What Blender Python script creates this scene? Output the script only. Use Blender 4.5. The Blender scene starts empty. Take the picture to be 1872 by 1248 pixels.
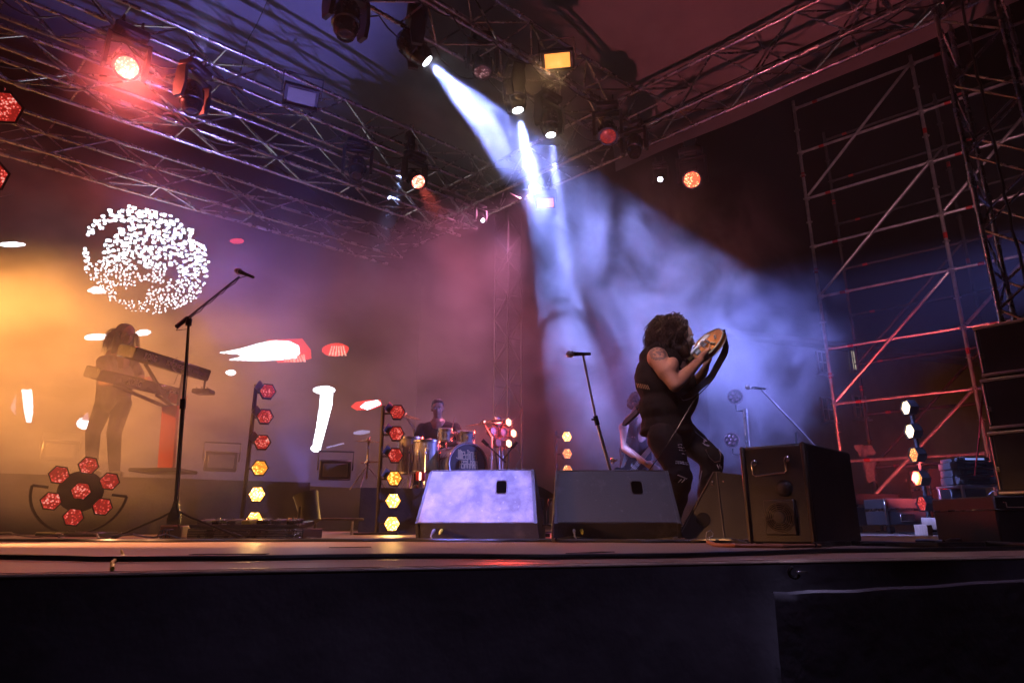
import bpy, math, random
from mathutils import Vector, Matrix, noise
random.seed(7)
sc = bpy.context.scene
COL = sc.collection
R = math.radians
# ---------------------------------------------------------------- camera, sky, exposure
H, F, PITCH = 0.08, 1196.0, R(15.8)            # camera height over the stage, focal length in photo pixels, tilt
cd = bpy.data.cameras.new('camera'); cam = bpy.data.objects.new('camera', cd); COL.objects.link(cam)
cd.sensor_width = 36.0; cd.lens = 36.0 * F / 1872.0
cd.clip_start = 0.02; cd.clip_end = 800.0
cam.location = (0, 0, H); cam.rotation_euler = (R(90) + PITCH, 0, 0)
sc.camera = cam
w = bpy.data.worlds.new('World'); sc.world = w; w.use_nodes = True
nt = w.node_tree; bg = nt.nodes['Background']
sky = nt.nodes.new('ShaderNodeTexSky'); sky.sky_type = 'NISHITA'; sky.sun_disc = False
sky.sun_elevation = R(-6); sky.sun_rotation = R(200)
nt.links.new(sky.outputs[0], bg.inputs[0]); bg.inputs[1].default_value = 0.0015
sc.view_settings.view_transform = 'Standard'; sc.view_settings.look = 'None'
sc.view_settings.exposure = 0.0; sc.view_settings.gamma = 1.0
cy = sc.cycles
cy.use_denoising = True
try: cy.denoiser = 'OPENIMAGEDENOISE'
except Exception: pass
cy.max_bounces = 5; cy.diffuse_bounces = 0; cy.glossy_bounces = 2; cy.volume_bounces = 0
cy.transmission_bounces = 2; cy.transparent_max_bounces = 12
cy.sample_clamp_indirect = 2.0; cy.caustics_reflective = False; cy.caustics_refractive = False
cy.volume_step_rate = 0.45; cy.volume_max_steps = 256
cy.use_adaptive_sampling = True; cy.adaptive_threshold = 0.02

# ---------------------------------------------------------------- picking real positions
CP, SP = math.cos(PITCH), math.sin(PITCH)
def ray(px, py):
    x, y = px - 936.0, 624.0 - py
    return Vector((x, F * CP - y * SP, F * SP + y * CP))
O = Vector((0, 0, H))
def P(px, py, d):                               # the point at distance d ahead
    r = ray(px, py); return O + r * (d / r.y)
def PZ(px, py, z):                              # the point at height z
    r = ray(px, py); return O + r * ((z - H) / r.z)
def PP(px, py, p, n):                           # the point on a plane
    r = ray(px, py); return O + r * ((Vector(p) - O).dot(n) / r.dot(n))
U = Vector((math.sin(R(49.6)), math.cos(R(49.6)), 0))     # across the stage
V = Vector((-math.sin(R(47.5)), math.cos(R(47.5)), 0))    # up stage
NU = Vector((-U.y, U.x, 0)); NV = Vector((V.y, -V.x, 0))
Z = Vector((0, 0, 1))

# ---------------------------------------------------------------- materials
def nodes(name):
    m = bpy.data.materials.new(name); m.use_nodes = True
    return m, m.node_tree, m.node_tree.nodes['Principled BSDF']
def mat(name, col, rough=0.5, metal=0.0, var=0.35, scale=14.0, bump=0.0, bscale=60.0, spec=0.5, stretch=None, rvar=0.15, col2=None):
    m, t, b = nodes(name)
    tc = t.nodes.new('ShaderNodeTexCoord'); mp = t.nodes.new('ShaderNodeMapping')
    t.links.new(tc.outputs['Object'], mp.inputs[0])
    if stretch: mp.inputs['Scale'].default_value = stretch
    n = t.nodes.new('ShaderNodeTexNoise'); n.inputs['Scale'].default_value = scale; n.inputs['Detail'].default_value = 6.0
    n.inputs['Roughness'].default_value = 0.65
    t.links.new(mp.outputs[0], n.inputs['Vector'])
    cr = t.nodes.new('ShaderNodeValToRGB')
    c2 = col2 if col2 else tuple(min(1, c * (1 + var)) for c in col)
    c1 = tuple(c * (1 - var) for c in col)
    cr.color_ramp.elements[0].position = 0.3; cr.color_ramp.elements[1].position = 0.72
    cr.color_ramp.elements[0].color = (*c1, 1); cr.color_ramp.elements[1].color = (*c2, 1)
    t.links.new(n.outputs[0], cr.inputs[0]); t.links.new(cr.outputs[0], b.inputs['Base Color'])
    mr = t.nodes.new('ShaderNodeMapRange'); mr.inputs[3].default_value = max(0.03, rough - rvar); mr.inputs[4].default_value = min(1, rough + rvar)
    t.links.new(n.outputs[0], mr.inputs[0]); t.links.new(mr.outputs[0], b.inputs['Roughness'])
    b.inputs['Metallic'].default_value = metal
    b.inputs['Specular IOR Level'].default_value = spec
    if bump > 0:
        n2 = t.nodes.new('ShaderNodeTexNoise'); n2.inputs['Scale'].default_value = bscale; n2.inputs['Detail'].default_value = 4
        t.links.new(mp.outputs[0], n2.inputs['Vector'])
        bm = t.nodes.new('ShaderNodeBump'); bm.inputs['Strength'].default_value = bump; bm.inputs['Distance'].default_value = 0.02
        t.links.new(n2.outputs[0], bm.inputs['Height']); t.links.new(bm.outputs[0], b.inputs['Normal'])
    return m
def emit(name, col, strength):                  # a lamp face, lit
    m, t, b = nodes(name)
    b.inputs['Base Color'].default_value = (*[c * 0.3 for c in col], 1)
    b.inputs['Emission Color'].default_value = (*col, 1); b.inputs['Emission Strength'].default_value = strength
    return m
def lens(name, lo, hi, strength, scale=40.0):     # a lamp face made of small cells
    m, t, b = nodes(name)
    tc = t.nodes.new('ShaderNodeTexCoord')
    v = t.nodes.new('ShaderNodeTexVoronoi'); v.inputs['Scale'].default_value = scale
    t.links.new(tc.outputs['Object'], v.inputs['Vector'])
    n = t.nodes.new('ShaderNodeTexNoise'); n.inputs['Scale'].default_value = 9.0
    t.links.new(tc.outputs['Object'], n.inputs['Vector'])
    ad = t.nodes.new('ShaderNodeMath'); ad.operation = 'MULTIPLY_ADD'; ad.inputs[1].default_value = -0.9
    t.links.new(v.outputs['Distance'], ad.inputs[0]); t.links.new(n.outputs[0], ad.inputs[2])
    cr = t.nodes.new('ShaderNodeValToRGB'); e = cr.color_ramp.elements
    e[0].position = 0.0; e[0].color = (*[c * 0.35 for c in lo], 1); e[1].position = 0.42; e[1].color = (*hi, 1)
    k = e.new(0.2); k.color = (*lo, 1)
    t.links.new(ad.outputs[0], cr.inputs[0]); t.links.new(cr.outputs[0], b.inputs['Emission Color'])
    b.inputs['Emission Strength'].default_value = strength
    b.inputs['Base Color'].default_value = (*[c * 0.4 for c in lo], 1); b.inputs['Roughness'].default_value = 0.2
    return m
M = dict(
    black=mat('black_paint', (0.012, 0.012, 0.013), 0.5, 0, 0.4, 8, 0.15, 200),
    blackmetal=mat('black_metal', (0.016, 0.016, 0.017), 0.35, 0.0, 0.3, 10, 0.05, 120),
    gloss=mat('black_plastic', (0.01, 0.01, 0.011), 0.25, 0, 0.3, 10),
    alu=mat('aluminium_tube', (0.42, 0.41, 0.41), 0.27, 1.0, 0.2, 6),
    steel=mat('galvanised_tube', (0.48, 0.46, 0.45), 0.42, 0.85, 0.35, 7, 0.08, 40),
    chrome=mat('chrome', (0.8, 0.8, 0.8), 0.24, 1.0, 0.08, 8, rvar=0.08),
    void=mat('unlit_hollow', (0.002, 0.002, 0.002), 1.0, 0, 0.1, 8, spec=0.0),  # black colour standing in for the shade inside holes
    dimsteel=mat('shaded_steel', (0.055, 0.05, 0.05), 0.6, 0.5, 0.3, 7),  # shade put into the colour: darker steel for tower, poles and rear scaffold
    redpaint=mat('red_band', (0.4, 0.015, 0.012), 0.45),
    cloth=mat('black_cloth', (0.018, 0.017, 0.018), 0.85, 0, 0.35, 5, 0.3, 25),
    tarp=mat('black_tarp', (0.1, 0.092, 0.104), 0.42, 0, 0.35, 3, 0.25, 9),
    canopy=mat('roof_fabric', (0.24, 0.24, 0.25), 0.8, 0, 0.18, 1.2, 0.2, 3),
    wood=mat('birch_ply', (0.36, 0.25, 0.17), 0.45, 0, 0.35, 5, 0.1, 40, stretch=(0.7, 7, 1)),
    floorwood=mat('stage_floor', (0.26, 0.185, 0.14), 0.42, 0, 0.4, 3, 0.12, 30, stretch=(1.2, 9, 1)),
    ground=mat('asphalt', (0.045, 0.045, 0.048), 0.9, 0, 0.3, 2, 0.4, 40),
    rubber=mat('rubber_cable', (0.012, 0.012, 0.013), 0.35, 0, 0.3, 20),
    greycable=mat('grey_cable', (0.2, 0.2, 0.22), 0.35, 0, 0.3, 20),
    skin=mat('skin', (0.42, 0.235, 0.165), 0.5, 0, 0.14, 9, 0.12, 60, spec=0.4),
    hair=mat('dark_hair', (0.028, 0.016, 0.012), 0.45, 0, 0.4, 40, stretch=(1, 1, 0.2)),
    tee=mat('black_tee', (0.008, 0.007, 0.0075), 0.9, 0, 0.25, 12, 0.35, 18, spec=0.2),
    jeans=mat('black_jeans', (0.008, 0.0075, 0.009), 0.85, 0, 0.4, 25, 0.45, 22, spec=0.25),
    white=mat('white_print', (0.7, 0.7, 0.72), 0.6, 0, 0.15, 60),
    cream=mat('cream_binding', (0.72, 0.66, 0.5), 0.35, 0, 0.08, 20),
    orange=mat('orange_lacquer', (0.62, 0.22, 0.045), 0.25, 0, 0.35, 4, stretch=(1, 6, 1), rvar=0.05),
    leather=mat('black_leather', (0.012, 0.011, 0.011), 0.45, 0, 0.3, 20, 0.2, 120),
    redcloth=mat('red_panel', (0.55, 0.02, 0.012), 0.5, 0, 0.15, 6),
    shell=mat('silver_shell', (0.42, 0.41, 0.45), 0.3, 0.35, 0.25, 5, stretch=(3, 3, 0.6)),
    drumblack=mat('drum_head_black', (0.02, 0.014, 0.02), 0.35, 0, 0.2, 6),
    drumwhite=mat('drum_head_white', (0.6, 0.58, 0.55), 0.5, 0, 0.12, 6),
    gold=mat('gold_print', (0.5, 0.36, 0.2), 0.45, 0.2, 0.15, 30),
    brass=mat('bronze_cymbal', (0.62, 0.42, 0.2), 0.25, 1.0, 0.15, 12),
    panel=mat('dull_lamp_face', (0.2, 0.18, 0.13), 0.4, 0, 0.1, 6),
    redmetal=mat('red_cylinder', (0.5, 0.02, 0.015), 0.3, 0, 0.2, 6),
    grey=mat('grey_box', (0.07, 0.066, 0.066), 0.5, 0, 0.25, 6),
    facade=mat('house_plaster', (0.2, 0.18, 0.17), 0.9, 0, 0.25, 1.2, 0.2, 8),
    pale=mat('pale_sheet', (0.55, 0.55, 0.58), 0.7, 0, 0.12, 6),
    screen=mat('screen_face', (0.012, 0.012, 0.014), 0.5, 0, 0.2, 3),
    yellow=mat('yellow_plug', (0.6, 0.5, 0.05), 0.4, 0, 0.1, 20),
    wire=mat('copper_wire', (0.3, 0.12, 0.06), 0.4, 0, 0.2, 20),
)
# worn monitor paint: scuffs and dust, the brighter one also painted dapples of light
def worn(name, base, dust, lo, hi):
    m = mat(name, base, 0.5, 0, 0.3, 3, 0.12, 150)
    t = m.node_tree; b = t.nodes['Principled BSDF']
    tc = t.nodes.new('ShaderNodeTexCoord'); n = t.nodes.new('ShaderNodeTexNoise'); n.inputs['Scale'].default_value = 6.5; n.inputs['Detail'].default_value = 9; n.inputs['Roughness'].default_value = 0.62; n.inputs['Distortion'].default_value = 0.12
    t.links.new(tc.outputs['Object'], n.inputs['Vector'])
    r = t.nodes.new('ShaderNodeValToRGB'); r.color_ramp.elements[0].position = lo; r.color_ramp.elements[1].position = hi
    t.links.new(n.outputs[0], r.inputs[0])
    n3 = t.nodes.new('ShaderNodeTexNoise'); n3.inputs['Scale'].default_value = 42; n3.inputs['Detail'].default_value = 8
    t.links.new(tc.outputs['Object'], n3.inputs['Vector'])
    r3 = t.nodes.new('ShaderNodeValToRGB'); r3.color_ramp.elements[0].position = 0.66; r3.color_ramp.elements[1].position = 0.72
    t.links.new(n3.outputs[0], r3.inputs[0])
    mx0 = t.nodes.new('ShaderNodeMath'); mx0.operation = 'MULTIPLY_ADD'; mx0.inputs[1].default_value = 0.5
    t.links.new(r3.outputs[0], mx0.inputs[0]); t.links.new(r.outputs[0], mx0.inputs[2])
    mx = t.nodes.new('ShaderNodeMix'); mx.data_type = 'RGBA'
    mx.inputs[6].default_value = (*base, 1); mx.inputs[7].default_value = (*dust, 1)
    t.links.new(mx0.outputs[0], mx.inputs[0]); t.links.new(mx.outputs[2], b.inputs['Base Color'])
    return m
M['worn'] = worn('worn_dappled_paint', (0.07, 0.065, 0.08), (0.34, 0.33, 0.37), 0.38, 0.68)  # dappled light put into the colour along with the dust
M['worn2'] = worn('scuffed_paint', (0.026, 0.026, 0.03), (0.1, 0.1, 0.11), 0.55, 0.8)

# ---------------------------------------------------------------- mesh building
class MB:
    def __init__(s): s.v = []; s.f = []; s.m = []; s.cur = 0
    def add(s, vs, fs):
        o = len(s.v); s.v += [Vector(p) for p in vs]
        for f in fs: s.f.append([o + i for i in f]); s.m.append(s.cur)
        return s
    def box(s, c, size, rot=None):
        c = Vector(c); h = Vector(size) * 0.5; rot = rot or Matrix.Identity(3)
        vs = [c + rot @ Vector((x * h.x, y * h.y, z * h.z)) for x in (-1, 1) for y in (-1, 1) for z in (-1, 1)]
        return s.add(vs, [(0, 1, 3, 2), (4, 6, 7, 5), (0, 4, 5, 1), (2, 3, 7, 6), (0, 2, 6, 4), (1, 5, 7, 3)])
    def bbox(s, c, size, rot=None, b=0.01):          # box with chamfered edges
        c = Vector(c); h = Vector(size) * 0.5; rot = rot or Matrix.Identity(3); b = min(b, 0.45 * min(size))
        vs = []; idx = {}
        for x in (-1, 1):
            for y in (-1, 1):
                for z in (-1, 1):
                    for a in range(3):
                        d = [b, b, b]; d[a] = 0
                        idx[(x, y, z, a)] = len(vs)
                        vs.append(c + rot @ Vector((x * (h.x - d[0]), y * (h.y - d[1]), z * (h.z - d[2]))))
        fs = []
        for a in range(3):
            o = [i for i in range(3) if i != a]
            for sg in (-1, 1):
                q = []
                for (p, r) in ((-1, -1), (1, -1), (1, 1), (-1, 1)):
                    k = [0, 0, 0]; k[a] = sg; k[o[0]] = p; k[o[1]] = r; q.append(idx[(*k, a)])
                fs.append(q)
            for p in (-1, 1):
                for r in (-1, 1):
                    k0 = [0, 0, 0]; k1 = [0, 0, 0]; k0[a] = -1; k1[a] = 1
                    for k in (k0, k1): k[o[0]] = p; k[o[1]] = r
                    fs.append([idx[(*k0, o[0])], idx[(*k1, o[0])], idx[(*k1, o[1])], idx[(*k0, o[1])]])
        for x in (-1, 1):
            for y in (-1, 1):
                for z in (-1, 1): fs.append([idx[(x, y, z, a)] for a in range(3)])
        return s.add(vs, fs)
    def frame(s, d):
        d = Vector(d).normalized(); a = Z if abs(d.z) < 0.9 else Vector((1, 0, 0))
        e1 = d.cross(a).normalized(); return d, e1, d.cross(e1)
    def tube(s, p0, p1, r0, r1=None, n=8):
        p0, p1 = Vector(p0), Vector(p1); r1 = r0 if r1 is None else r1
        d, e1, e2 = s.frame(p1 - p0); vs = []
        for p, r in ((p0, r0), (p1, r1)):
            for i in range(n):
                a = 2 * math.pi * i / n; vs.append(p + e1 * (r * math.cos(a)) + e2 * (r * math.sin(a)))
        fs = [(i, (i + 1) % n, n + (i + 1) % n, n + i) for i in range(n)] + [tuple(range(n))[::-1], tuple(range(n, 2 * n))]
        return s.add(vs, fs)
    def path(s, pts, r, n=6, closed=False):
        pts = [Vector(p) for p in pts]; k = len(pts); rs = r if isinstance(r, (list, tuple)) else [r] * k
        vs = []; pe = None
        for i, p in enumerate(pts):
            t = (pts[(i + 1) % k] - pts[i - 1]) if closed or 0 < i < k - 1 else (pts[min(i + 1, k - 1)] - pts[max(i - 1, 0)])
            t = t.normalized() if t.length > 1e-9 else Z
            if pe is None: _, e1, _ = s.frame(t)
            else:
                e1 = pe - t * pe.dot(t); e1 = e1.normalized() if e1.length > 1e-6 else s.frame(t)[1]
            pe = e1; e2 = t.cross(e1)
            for j in range(n):
                a = 2 * math.pi * j / n; vs.append(p + e1 * (rs[i] * math.cos(a)) + e2 * (rs[i] * math.sin(a)))
        fs = []
        for i in range(k if closed else k - 1):
            b = ((i + 1) % k) * n
            for j in range(n): fs.append((i * n + j, i * n + (j + 1) % n, b + (j + 1) % n, b + j))
        if not closed: fs += [tuple(range(n))[::-1], tuple(range((k - 1) * n, k * n))]
        return s.add(vs, fs)
    def lathe(s, prof, o, axis, n=20, cap=True):     # prof: (distance along the axis, radius)
        o = Vector(o); d, e1, e2 = s.frame(axis); vs = []
        for t, r in prof:
            for i in range(n):
                a = 2 * math.pi * i / n; vs.append(o + d * t + e1 * (r * math.cos(a)) + e2 * (r * math.sin(a)))
        fs = [(k * n + i, k * n + (i + 1) % n, (k + 1) * n + (i + 1) % n, (k + 1) * n + i) for k in range(len(prof) - 1) for i in range(n)]
        if cap: fs += [tuple(range(n))[::-1], tuple(range((len(prof) - 1) * n, len(prof) * n))]
        return s.add(vs, fs)
    def prism(s, poly, o, ex, ey, ez, t0, t1):       # a 2-D outline pushed along ez
        o, ex, ey, ez = Vector(o), Vector(ex), Vector(ey), Vector(ez); n = len(poly)
        vs = [o + ex * x + ey * y + ez * t for t in (t0, t1) for x, y in poly]
        return s.add(vs, [tuple(range(n))[::-1], tuple(range(n, 2 * n))] + [(i, (i + 1) % n, n + (i + 1) % n, n + i) for i in range(n)])
    def ell(s, c, r, rot=None, n=14, k=9):
        c = Vector(c); rot = rot or Matrix.Identity(3); r = (r, r, r) if isinstance(r, (int, float)) else r
        vs = [c + rot @ Vector((0, 0, r[2]))]
        for i in range(1, k):
            th = math.pi * i / k
            for j in range(n):
                ph = 2 * math.pi * j / n
                vs.append(c + rot @ Vector((r[0] * math.sin(th) * math.cos(ph), r[1] * math.sin(th) * math.sin(ph), r[2] * math.cos(th))))
        vs.append(c + rot @ Vector((0, 0, -r[2]))); L = len(vs) - 1
        fs = [(0, 1 + j, 1 + (j + 1) % n) for j in range(n)]
        for i in range(k - 2):
            for j in range(n): fs.append((1 + i * n + j, 1 + (i + 1) * n + j, 1 + (i + 1) * n + (j + 1) % n, 1 + i * n + (j + 1) % n))
        fs += [(L, 1 + (k - 2) * n + (j + 1) % n, 1 + (k - 2) * n + j) for j in range(n)]
        return s.add(vs, fs)
    def cap(s, p0, p1, r0, r1=None, n=12):           # tapered limb with round ends
        p0, p1 = Vector(p0), Vector(p1); r1 = r0 if r1 is None else r1; L = (p1 - p0).length
        if L < 1e-6: return s.ell(p0, max(r0, r1))
        prof = [(-r0 * math.cos(a), r0 * math.sin(a)) for a in (0.12, 0.5, 1.0, 1.35)] + [(0, r0), (L, r1)] + [(L + r1 * math.sin(a), r1 * math.cos(a)) for a in (0.25, 0.6, 1.05, 1.45)]
        return s.lathe(prof, p0, p1 - p0, n)
    def torus(s, c, axis, r, t, n=28, k=6, a0=0.0, a1=2 * math.pi):
        d, e1, e2 = s.frame(axis); full = a1 - a0 > 6.28
        pts = [Vector(c) + e1 * (r * math.cos(a0 + (a1 - a0) * i / n)) + e2 * (r * math.sin(a0 + (a1 - a0) * i / n)) for i in range(n if full else n + 1)]
        return s.path(pts, t, k, full)
    def mesh(s, name, mats, off=None, smooth=False):
        me = bpy.data.meshes.new(name); off = Vector(off) if off is not None else Vector((0, 0, 0))
        me.from_pydata([tuple(p - off) for p in s.v], [], s.f)
        mats = mats if isinstance(mats, (list, tuple)) else [mats]
        for m in mats: me.materials.append(m)
        if len(mats) > 1: me.polygons.foreach_set('material_index', s.m)
        fix(me, smooth); return me
def fix(me, smooth, ang=40):
    import bmesh
    b = bmesh.new(); b.from_mesh(me); bmesh.ops.recalc_face_normals(b, faces=b.faces[:]); b.to_mesh(me); b.free()
    if smooth:
        me.polygons.foreach_set('use_smooth', [True] * len(me.polygons))
        try: me.set_sharp_from_angle(angle=R(ang))
        except Exception: pass
    me.update()
def link(name, me, parent=None):
    o = bpy.data.objects.new(name, me); COL.objects.link(o)
    if parent: o.parent = parent
    return o
def tag(o, label=None, cat=None, group=None, kind=None):
    for k, v in (('label', label), ('category', cat), ('group', group), ('kind', kind)):
        if v: o[k] = v
    return o
class Thing:                                        # an Empty at the thing's base; parts are given in world coordinates
    def __init__(s, name, label, cat, loc, group=None):
        s.o = bpy.data.objects.new(name, None); COL.objects.link(s.o); s.o.location = loc; s.loc = Vector(loc)
        s.o.empty_display_size = 0.1
        tag(s.o, label, cat, group)
    def part(s, name, mb, m, parent=None, smooth=True, label=None):
        me = mb if isinstance(mb, bpy.types.Mesh) else mb.mesh(name, m, s.loc, smooth)
        o = link(name, me, parent or s.o)
        if label: o['label'] = label
        return o
def single(name, mb, m, label, cat, group=None, smooth=True, kind=None, loc=None):
    loc = Vector(loc) if loc is not None else sum(mb.v, Vector()) / len(mb.v)
    o = link(name, mb.mesh(name, m, loc, smooth)); o.location = loc
    tag(o, label, cat, group, kind); return o
def spot(th, loc, target, power, col, ang, blend=0.25, rad=0.04):
    l = bpy.data.lights.new('lamp_light', 'SPOT'); l.energy = power; l.color = col
    l.spot_size = R(ang); l.spot_blend = blend; l.shadow_soft_size = rad
    o = bpy.data.objects.new('lamp_light', l); COL.objects.link(o)
    loc = Vector(loc); o.parent = th.o; o.location = loc - th.loc
    o.rotation_euler = (Vector(target) - loc).to_track_quat('-Z', 'Y').to_euler(); return o
def basis(ez, up=Z):
    ez = Vector(ez).normalized(); ex = Vector(up).cross(ez); ex = ex.normalized() if ex.length > 1e-5 else Vector((1, 0, 0))
    return ex, ez.cross(ex), ez
def rot3(ex, ey, ez): return Matrix((ex, ey, ez)).transposed()
def text_mesh(name, body, o, ex, ey, height, m, th, parent=None, depth=0.002, bold=0.0, spread=1.0, wx=1.0):
    c = bpy.data.curves.new('txt', 'FONT'); c.body = body; c.size = height / 0.7; c.extrude = depth; c.offset = bold; c.space_character = spread
    c.align_x = 'LEFT'; to = bpy.data.objects.new('txt', c); COL.objects.link(to)
    dg = bpy.context.evaluated_depsgraph_get(); dg.update()
    me = bpy.data.meshes.new_from_object(to.evaluated_get(dg)); bpy.data.objects.remove(to)
    ex, ey = Vector(ex), Vector(ey); ez = ex.cross(ey)
    mt = Matrix.Translation(Vector(o) - th.loc) @ rot3(ex, ey, ez).to_4x4(); me.transform(mt @ Matrix.Diagonal((wx, 1, 1, 1)))
    me.materials.clear(); me.materials.append(m); me.name = name
    return link(name, me, parent or th.o)
def blob(mb, voxel, smooth=4, name='body'):        # join overlapping shapes into one continuous skin
    me0 = mb.mesh('tmp', M['skin']); o = bpy.data.objects.new('tmp', me0); COL.objects.link(o)
    r = o.modifiers.new('r', 'REMESH'); r.mode = 'VOXEL'; r.voxel_size = voxel; r.use_smooth_shade = True
    if smooth:
        s = o.modifiers.new('s', 'SMOOTH'); s.factor = 0.5; s.iterations = smooth
    dg = bpy.context.evaluated_depsgraph_get(); dg.update()
    me = bpy.data.meshes.new_from_object(o.evaluated_get(dg)); bpy.data.objects.remove(o); bpy.data.meshes.remove(me0)
    me.name = name
    me.polygons.foreach_set('use_smooth', [True] * len(me.polygons)); return me
def blob_part(th, name, mb, voxel, m, parent=None, smooth=4, fn=None):
    me = blob(mb, voxel, smooth, name)
    if fn:
        for v in me.vertices: v.co = fn(v.co.copy())
    me.transform(Matrix.Translation(-th.loc)); me.materials.clear(); me.materials.append(m)
    return link(name, me, parent or th.o)
# ---------------------------------------------------------------- setting
def plane_poly(name, pts, z0, z1, m, kind='structure'):
    mb = MB(); mb.prism([(p[0], p[1]) for p in pts], (0, 0, 0), (1, 0, 0), (0, 1, 0), (0, 0, 1), z0, z1)
    o = link(name, mb.mesh(name, m)); o['kind'] = kind; return o
g = MB(); g.add([(-300, -300, -1.32), (300, -300, -1.32), (300, 400, -1.32), (-300, 400, -1.32)], [(0, 1, 2, 3)])
o = link('ground', g.mesh('ground', M['ground'])); o['kind'] = 'structure'
EL, ER = PZ(0, 1047, 0), PZ(1872, 1015, 0)                    # the front edge of the stage
ED = (ER - EL).normalized(); EN = Vector((-ED.y, ED.x, 0))     # along the edge, and into the stage
A0, A1 = EL - ED * 5.0, ER + ED * 7.0
plane_poly('stage_floor', [A0, A1, A1 + EN * 13 , A0 + EN * 15], -0.06, 0.0, M['floorwood'])
T = Thing('stage_edge', 'worn wooden lip running along the front edge of the stage', 'stage edge', A0)
mb = MB(); c = (A0 + A1) / 2 - EN * 0.012; mb.bbox(c + Z * -0.006, ((A1 - A0).length, 0.024, 0.010), rot3(ED, EN, Z), 0.004)
T.part('edge_board', mb, M['wood'])
# skirt with a tucked fold
T = Thing('stage_skirt', 'black tarpaulin skirt hanging down the front of the stage', 'stage skirt', A0 - Z * 1.3)
mb = MB(); n = 150; rows = [(-0.010, 0.026), (-0.06, 0.026), (-0.14, 0.03), (-0.2, 0.04), (-0.3, 0.05), (-0.5, 0.06), (-0.8, 0.07), (-1.3, 0.08)]
L = (A1 - A0).length
for j, (zz, out) in enumerate(rows):
    for i in range(n + 1):
        t = L * i / n
        wv = 0.012 * math.sin(t * 5.1 + 0.7 * zz) + 0.014 * math.sin(t * 2.3 + 1.0) + 0.02 * noise.noise((t * 1.3, zz * 2, 0))
        mb.v.append(A0 + ED * t - EN * (out + wv * min(1, j / 3.0)) + Z * zz)
for j in range(len(rows) - 1):
    for i in range(n): mb.f.append([j * (n + 1) + i, j * (n + 1) + i + 1, (j + 1) * (n + 1) + i + 1, (j + 1) * (n + 1) + i]); mb.m.append(0)
T.part('skirt_cloth', mb, M['tarp'])
SKN = -EN
def onskirt(px, py, out=0.06): return PP(px, py, A0 - EN * out, EN)
# the second sheet tucked over the skirt, its upper hem standing off as a ledge
a, b, c2 = onskirt(1395, 1080, 0.05), onskirt(1560, 1074, 0.05), onskirt(1990, 1048, 0.05)
pts = [a.lerp(b, i / 8) for i in range(8)] + [b.lerp(c2, i / 12) for i in range(13)]
mb = MB()
for j, (dz, out) in enumerate([(0.0, 0.0), (0.002, 0.012), (-0.004, 0.022), (-0.02, 0.022), (-0.12, 0.014), (-0.5, 0.008), (-1.0, 0.0)]):
    for i, p in enumerate(pts):
        k = min(1, i / 5.0) if i < 8 else 1
        mb.v.append(p - EN * (out * (0.4 + 0.6 * k) + 0.03 + 0.004 * math.sin(i * 1.9)) + Z * (dz - 0.0015 * math.sin(i * 1.3)))
k = len(pts)
for j in range(6):
    for i in range(k - 1): mb.f.append([j * k + i, j * k + i + 1, (j + 1) * k + i + 1, (j + 1) * k + i]); mb.m.append(0)
T.part('folded_sheet', mb, M['tarp'])
# clamp on the skirt
cp = onskirt(1452, 1046, 0.075)
T = Thing('spring_clamp', 'small black clamp pinching the tarpaulin below the stage edge', 'clamp', cp)
mb = MB(); mb.torus(cp, EN + ED * 0.5, 0.012, 0.004, 18, 6, 0.4, 4.6); T.part('jaw', mb, M['gloss'])
mb = MB(); mb.bbox(cp + ED * 0.018 - EN * 0.006 + Z * 0.001, (0.03, 0.006, 0.004), rot3(ED, EN, Z), 0.001); T.part('handle', mb, M['chrome'])

# ---------------------------------------------------------------- trusses
ROOF_C = Vector((2.29, 7.54, 0))                        # front truss meets the side truss here
def to_side(p):                                        # slide along U until the side truss
    t = (ROOF_C - p).dot(NV) / U.dot(NV); return p + U * t
def truss(name, label, ch, bays, group=None, r=0.026, rb=0.012, m=None, faces=((0, 1), (1, 3), (3, 2), (2, 0))):
    m = m or M['alu']
    t = Thing(name, label, 'truss', ch[0][0], group)
    for p0, p1 in ch:
        mb = MB(); mb.tube(p0, p1, r, n=10)
        for k in range(1, int((p1 - p0).length / 2.0) + 1):       # conical couplers at the joints
            q = p0 + (p1 - p0).normalized() * (k * 2.0 - 0.7)
            if (q - p0).length < (p1 - p0).length: mb.tube(q - (p1 - p0).normalized() * 0.06, q + (p1 - p0).normalized() * 0.06, r * 1.35, n=10)
        t.part('chord', mb, m)
    for fi, (a, b) in enumerate(faces):
        for k in range(bays):
            u0, u1 = k / bays, (k + 1) / bays
            A, B = (a, b) if (k + fi) % 2 == 0 else (b, a)
            mb = MB(); mb.tube(ch[A][0].lerp(ch[A][1], u0), ch[B][0].lerp(ch[B][1], u1), rb, n=6); t.part('brace', mb, m)
            if k % 2 == 0 and fi in (0, 2):
                mb = MB(); mb.tube(ch[a][0].lerp(ch[a][1], u0), ch[b][0].lerp(ch[b][1], u0), rb, n=6); t.part('strut', mb, m)
    return t
def utruss(name, label, b0, b1, z0, z1, back, bays, group, over=0.0):
    ch = []
    for b, z in ((b0, z0), (b1, z0), (b0, z1), (b1, z1)):
        p = to_side(NU * b + Z * z); ch.append((p - U * back, p + U * over))
    return truss(name, label, ch, bays, group)
G = 'trusses across the stage roof'
utruss('roof_truss', 'front lighting truss carrying the white beam lamps over the stage', 4.98, 5.45, 5.5, 6.1, 7.5, 15, G)
utruss('roof_truss', 'middle lighting truss, the upper of two, under the violet part of the roof', 7.75, 8.2, 5.5, 6.0, 11, 20, G)
utruss('roof_truss', 'lower middle truss slung just below another, carrying the bright red wash lamp', 8.15, 8.55, 4.95, 5.35, 11.5, 20, G)
utruss('roof_truss', 'dim back truss above the glowing screen, half lost in smoke', 10.15, 10.6, 5.0, 5.5, 14, 20, G)
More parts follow.
